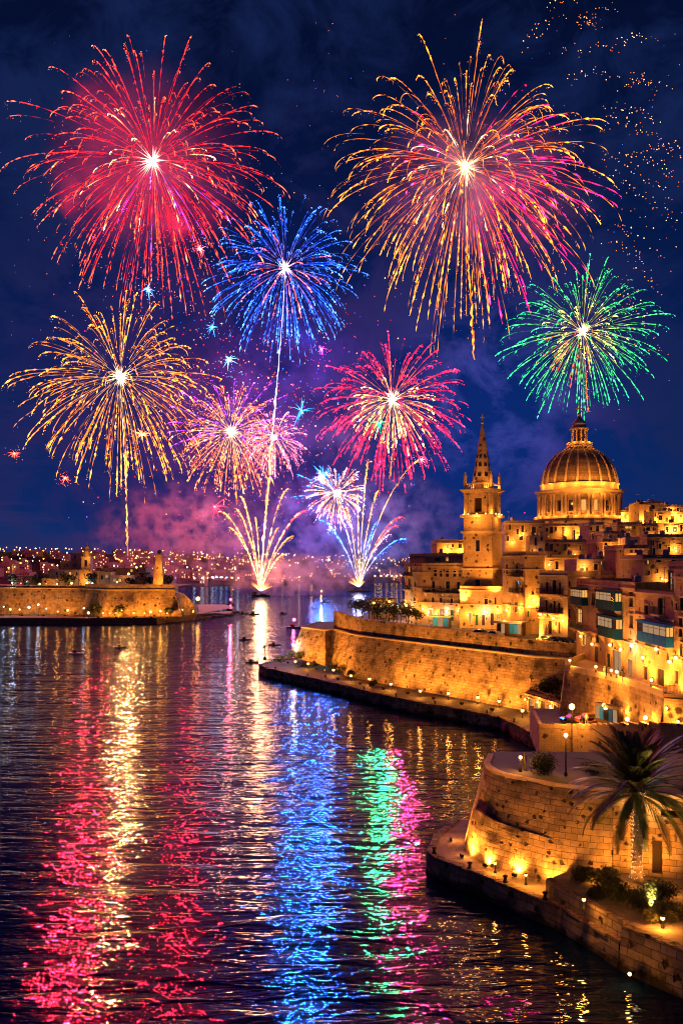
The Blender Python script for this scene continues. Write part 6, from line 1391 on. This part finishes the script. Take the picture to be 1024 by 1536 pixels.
kh = house('low kiosk row with dark arches on the quay below the long bastion', [(W(789, 0, 158).x, 158), (W(842, 0, 146).x, 146), (W(846, 0, 150).x, 150), (W(794, 0, 162.5).x, 162.5)], 2.3, 6.6, {0: [(792, 1048, 797, 1067, 'litw'), (801, 1050, 807, 1070, 'shop'), (811, 1052, 817, 1073, 'door'), (820, 1054, 826, 1076, 'lit'), (830, 1058, 836, 1080, 'win')]}, mat=m_h[1], para=.3, name='kiosk_row', cat='building')
fc = Facade((W(789, 0, 158).x, 158), (W(842, 0, 146).x, 146))
for k, (px, py) in enumerate([(790, 1048), (809, 1052), (828, 1058)]): u, z = fc.hit(px, py); wlamp('%s lamp from the left on the quay kiosk row' % ORD[k], fc.pt(max(.3, u), min(5.6, z)), fc.ang, 380, group='lamps on the kiosk row')
aw = thing('arch_stall', 'lit stall with blue panels in the arches under the ramp wall', 'stall', (36.2, 118.6, 8.0), R(-72)); b = MB(); b.box(-2.6, 2.6, 0, .8, 0, 2.6); b.build('booth', m_wood, aw)
for i, m in enumerate([m_litw, m_blue, m_glass, m_blue, m_litw]): b = MB(); b.box(-2.45 + i, -1.6 + i, -.06, 0, .5, 2.2); b.build('panel', m, aw)
mcar = [plain('black_car_paint', (.012, .012, .014), .25, spec=.6), plain('white_car_paint', (.5, .5, .5), .3), plain('dark_blue_car_paint', (.012, .02, .06), .25, spec=.6), plain('orange_van_paint', (.5, .16, .02), .4)]
def car(label, p, ang, m):
    t = thing('parked_car', label, 'car', p, ang, 'parked cars'); b = MB(); prof = [(-2.0, .35), (-2.05, .75), (-1.75, .92), (-1.2, .98), (-.65, 1.42), (.75, 1.45), (1.45, 1.0), (1.95, .9), (2.05, .6), (2.0, .35)]
    rows = [[(x, y * (1 - .12 * max(0, z - .95)), z) for x, z in prof] for y in (-.85, -.8, 0, .8, .85)]; rows[0] = [(x, y, min(z, 1.0)) for (x, y, z) in rows[0]]
    rows = [[(x, -.86, z if z < 1 else .97) for x, z in prof], [(x, -.62 if z > 1 else -.84, z) for x, z in prof], [(x, .62 if z > 1 else .84, z) for x, z in prof], [(x, .86, z if z < 1 else .97) for x, z in prof]]
    b.grid(rows, False, 0, False); b.box(-1.98, 1.98, -.84, .84, .28, .4); b.build('body', m, t)
    b = MB(); b.face([(-1.1, -.845, 1.0), (1.3, -.845, 1.0), (.7, -.66, 1.40), (-.6, -.66, 1.40)]); b.face([(-1.1, .845, 1.0), (-.6, .66, 1.40), (.7, .66, 1.40), (1.3, .845, 1.0)]); b.build('window', m_glass, t)
    for sx in (-1.25, 1.3):
        for sy in (-.84, .84):
            b = MB(); rows = [[(sx + rr_ * math.cos(a), sy + dy, .32 + rr_ * math.sin(a)) for a in [2 * math.pi * j / 12 for j in range(12)]] for rr_, dy in ((.3, -.1), (.32, -.06), (.32, .06), (.3, .1))]
            b.grid(rows, True); b.face(rows[0][::-1]); b.face(rows[-1]); b.build('wheel', m_iron, t)
    for sy in (-.62, .62): b = MB(); b.box(2.0, 2.07, sy - .14, sy + .14, .62, .76); b.build('headlight', m_litw, t)
    return t
ts = Facade((14, 198), (36.8, 165))
for k, (px, py, mi, lab) in enumerate([(700, 940, 0, 'black car parked near the palace behind the bastion parapet'), (800, 950, 1, 'pale car parked right of the canopied kiosk'), (812, 952, 0, 'long black car right of the pale car on the terrace'), (826, 954, 2, 'dark blue car at the right end of the terrace row'), (722, 942, 1, 'white car parked below the church tower')]):
    u, z = ts.hit(px, py); p = ts.pt(u, 14.6, -3.6); car(lab, p, ts.ang, mcar[mi])
car('orange van parked on the lower terrace by the lamps', (W(884, 0, 125).x, 125, 6.95), R(10), mcar[3]); car('dark car parked on the lower terrace beside the van', (W(862, 0, 126.5).x, 126.5, 6.6), R(5), mcar[0])
b = railing_mesh(8.3, .3, 1.05); tg = tag(b.build('iron_railing', m_iron, None, (42.9, 103.75, 14.1), math.atan2(101.5 - 105.9, 46.5 - 39.3)), 'black iron railing on top of the ochre pier wall', 'railing')
def person(label, p, ang, cloth, seed):
    r = random.Random(seed); me = bpy.data.meshes.new('person')
    st = r.uniform(.1, .22)
    vs = [(0, 0, .95), (0, 0, 1.2), (0, 0, 1.42), (0, .0, 1.52), (0, -.02, 1.64), (0, -.02, 1.76), (-.18, 0, 1.40), (-.25, -.03, 1.14), (-.24, -.10, .90), (.18, 0, 1.40), (.25, .03, 1.14), (.24, -.06, .90), (-.1, 0, .88), (-.11, -st, .48), (-.11, -st + .06, .07), (-.11, -st - .1, .04), (.1, 0, .88), (.11, st * .6, .48), (.11, st + .05, .07), (.11, st - .1, .04)]
    es = [(0, 1), (1, 2), (2, 3), (3, 4), (4, 5), (2, 6), (6, 7), (7, 8), (2, 9), (9, 10), (10, 11), (0, 12), (12, 13), (13, 14), (14, 15), (0, 16), (16, 17), (17, 18), (18, 19)]
    rd = [.15, .14, .15, .06, .10, .09, .07, .05, .035, .07, .05, .035, .10, .075, .05, .04, .10, .075, .05, .04]
    me.from_pydata(vs, es, []); o = ob('person', me, None, p, ang); md = o.modifiers.new('skin', 'SKIN'); me.skin_vertices.new() if hasattr(me.skin_vertices, 'new') and not me.skin_vertices else None
    for v, q in zip(me.skin_vertices[0].data, rd): v.radius = (q, q * .8)
    me.skin_vertices[0].data[0].use_root = True; o.modifiers.new('sub', 'SUBSURF').render_levels = 1; me.materials.append(cloth)
    return tag(o, label, 'person', 'people strolling on the streets')
mc = [plain('dark_clothes', (.03, .03, .035), .9), plain('pale_clothes', (.35, .32, .30), .9), plain('blue_clothes', (.03, .06, .16), .9)]
fx = Facade((34.4, 133.5), (39.2, 110))
for k, (px, dd, m, lab) in enumerate([(893, 1.4, 1, 'person in pale clothes walking on the ramp street beside the parapet'), (899, 1.0, 0, 'person in dark clothes walking next to the one in pale clothes'), (915, 1.6, 0, 'person in dark clothes alone in the middle of the ramp street'), (922, 1.2, 0, 'dark dressed person leaning by the parapet lamp'), (903, 2.4, 2, 'person in blue near the house doors of the ramp street')]):
    u, z = fx.hit(px, 1015); person(lab, fx.pt(u, 13.56, -dd), R(60 * k), mc[m], k)
for k, (px, Y, z, m, lab) in enumerate([(800, 155, 2.31, 2, 'person in blue standing before the quay kiosk row'), (872, 123.8, 7.0, 0, 'dark dressed person on the lower terrace near the lamps'), (879, 123.0, 7.0, 1, 'pale dressed person on the lower terrace near the lamps'), (787, 83.6, 10.01, 0, 'dark figure standing by the short lamp on the near bastion platform')]):
    person(lab, (W(px, 0, Y).x, Y, z), R(80 * k), mc[m], 10 + k)
t = thing('white_boat', 'white motor boat tied up at the end of the inlet', 'boat', (W(826, 0, 130).x - 1.2, 131, 0), R(60)); b = MB(); hull(b, 6.5, 2.2, 1.1); b.build('hull', mhw, t); b = MB(); b.box(-1.2, .6, -.7, .7, .6, 1.5); b.build('cabin', mhw, t); b = MB(); b.box(.6, .64, -.65, .65, .85, 1.4); b.build('windscreen', m_glass, t)
for k, (px, py) in enumerate([(395, 990), (404, 986)]): pass
bl = G(397, 990, 2.3); t = thing('harbour_light', 'dark post with a lantern at the very tip of the promontory', 'beacon', tuple(bl)); b = MB(); b.lathe([(.5, 0), (.45, .8), (.12, 1.0), (.1, 3.4)], 10); b.build('post', m_iron, t); b = MB(); b.lathe([(.3, 3.4), (.3, 4.1), (.05, 4.5)], 10); b.build('lantern', m_iron, t)

for k, (y, x) in enumerate([(107, 39.7), (112, 39.6), (117, 39.2), (122, 38.2), (127, 37.0), (132, 35.3)]):  # spots added along the ramp street as fill for the facades
    t = flood('%s added fill floodlight from the right on the ramp street aimed at the houses' % ORD[k], (x + .5, y, 13.56), R(-90), 1, 'added house fill lights', .5, 1, .5)
    for ch in list(t.children):
        if ch.type == 'LIGHT': bpy.data.objects.remove(ch)
    spot_light('flood_light', (.0, .3, .4), (0, 3.4, 7.5), 2100, SOD, 140, .25, t)
for k, (px, Y) in enumerate([(640, 203), (668, 199), (700, 194), (730, 188), (772, 180), (800, 170), (815, 165)]):  # more added fill, brightening the fronts above the long bastion
    t = flood('%s added fill floodlight from the left behind the bastion parapet aimed at the houses' % ORD[k], (W(px, 0, Y).x, Y, 14.61), R(-10), 1, 'added house fill lights', .5, 1, .5)
    for ch in list(t.children):
        if ch.type == 'LIGHT': bpy.data.objects.remove(ch)
    spot_light('flood_light', (.0, .3, .4), (2, 12, 10), 4600, SOD, 120, .25, t)
fc = Facade((39.3, 105.9), (46.5, 101.5))
for k, (px, py) in enumerate([(1000, 1060), (1017, 1080)]): u, z = fc.hit(px, py); wlamp('%s lamp from the left on the ochre pier wall' % ORD[k], fc.pt(u, z), fc.ang, 260, group='lamps on the pier wall')
rr = random.Random(3)
for k, (h_, fc, lab, zt_, dep) in enumerate(bh):  # lamps added to brighten back houses that stayed dark
    if k in (11, 12, 15, 16, 19, 1): continue
    wlamp('added dim fill lamp high on the %s' % ' '.join(lab.split()[:7]), fc.pt(fc.L * rr.uniform(.25, .8), zt_ - rr.uniform(2.6, 4.5)), fc.ang, rr.uniform(90, 330), group='lamps in the upper town')
    if k % 2 == 0: wlamp('added amber fill lamp lower on the %s' % ' '.join(lab.split()[:7]), fc.pt(fc.L * rr.uniform(.2, .8), zt_ - rr.uniform(5.5, 7.5)), fc.ang, rr.uniform(200, 500), group='lamps in the upper town')

def mooring(lab, p, grp):
    t = thing('mooring_bollard', lab, 'mooring bollard', tuple(p), 0, grp); b = MB(); b.lathe([(.26, 0), (.24, .08), (.15, .14), (.14, .42), (.24, .5), (.24, .58), (.12, .64), (.01, .65)], 12); b.build('post', m_iron, t)
for k, i in enumerate([(2, .3), (3, .5), (4, .15), (4, .8)]):
    q_ = V2(QE[i[0]]).lerp(V2(QE[i[0] + 1]), i[1]) if i[0] + 1 < len(QE) else V2(QE[i[0]]); c_ = V2((16, 80)); q_ = q_ + (c_ - q_).normalized() * .45
    mooring('%s black mooring post from the left along the near quay edge' % ORD[k], (q_.x, q_.y, Z1 + .1), 'mooring posts on the near quay')
for k in range(7):
    f_ = [.1, .6, 1.7, 2.5, 3.4, 4.6, 5.3][k]; i = int(f_); q_ = V2(QM[3 + i]).lerp(V2(QM[4 + i]), f_ - i); q_ = q_ + Vector((.7, .6))
    mooring('%s black mooring post from the tip along the promontory quay edge' % ORD[k], (q_.x, q_.y, Z2 + .12), 'mooring posts on the promontory quay')
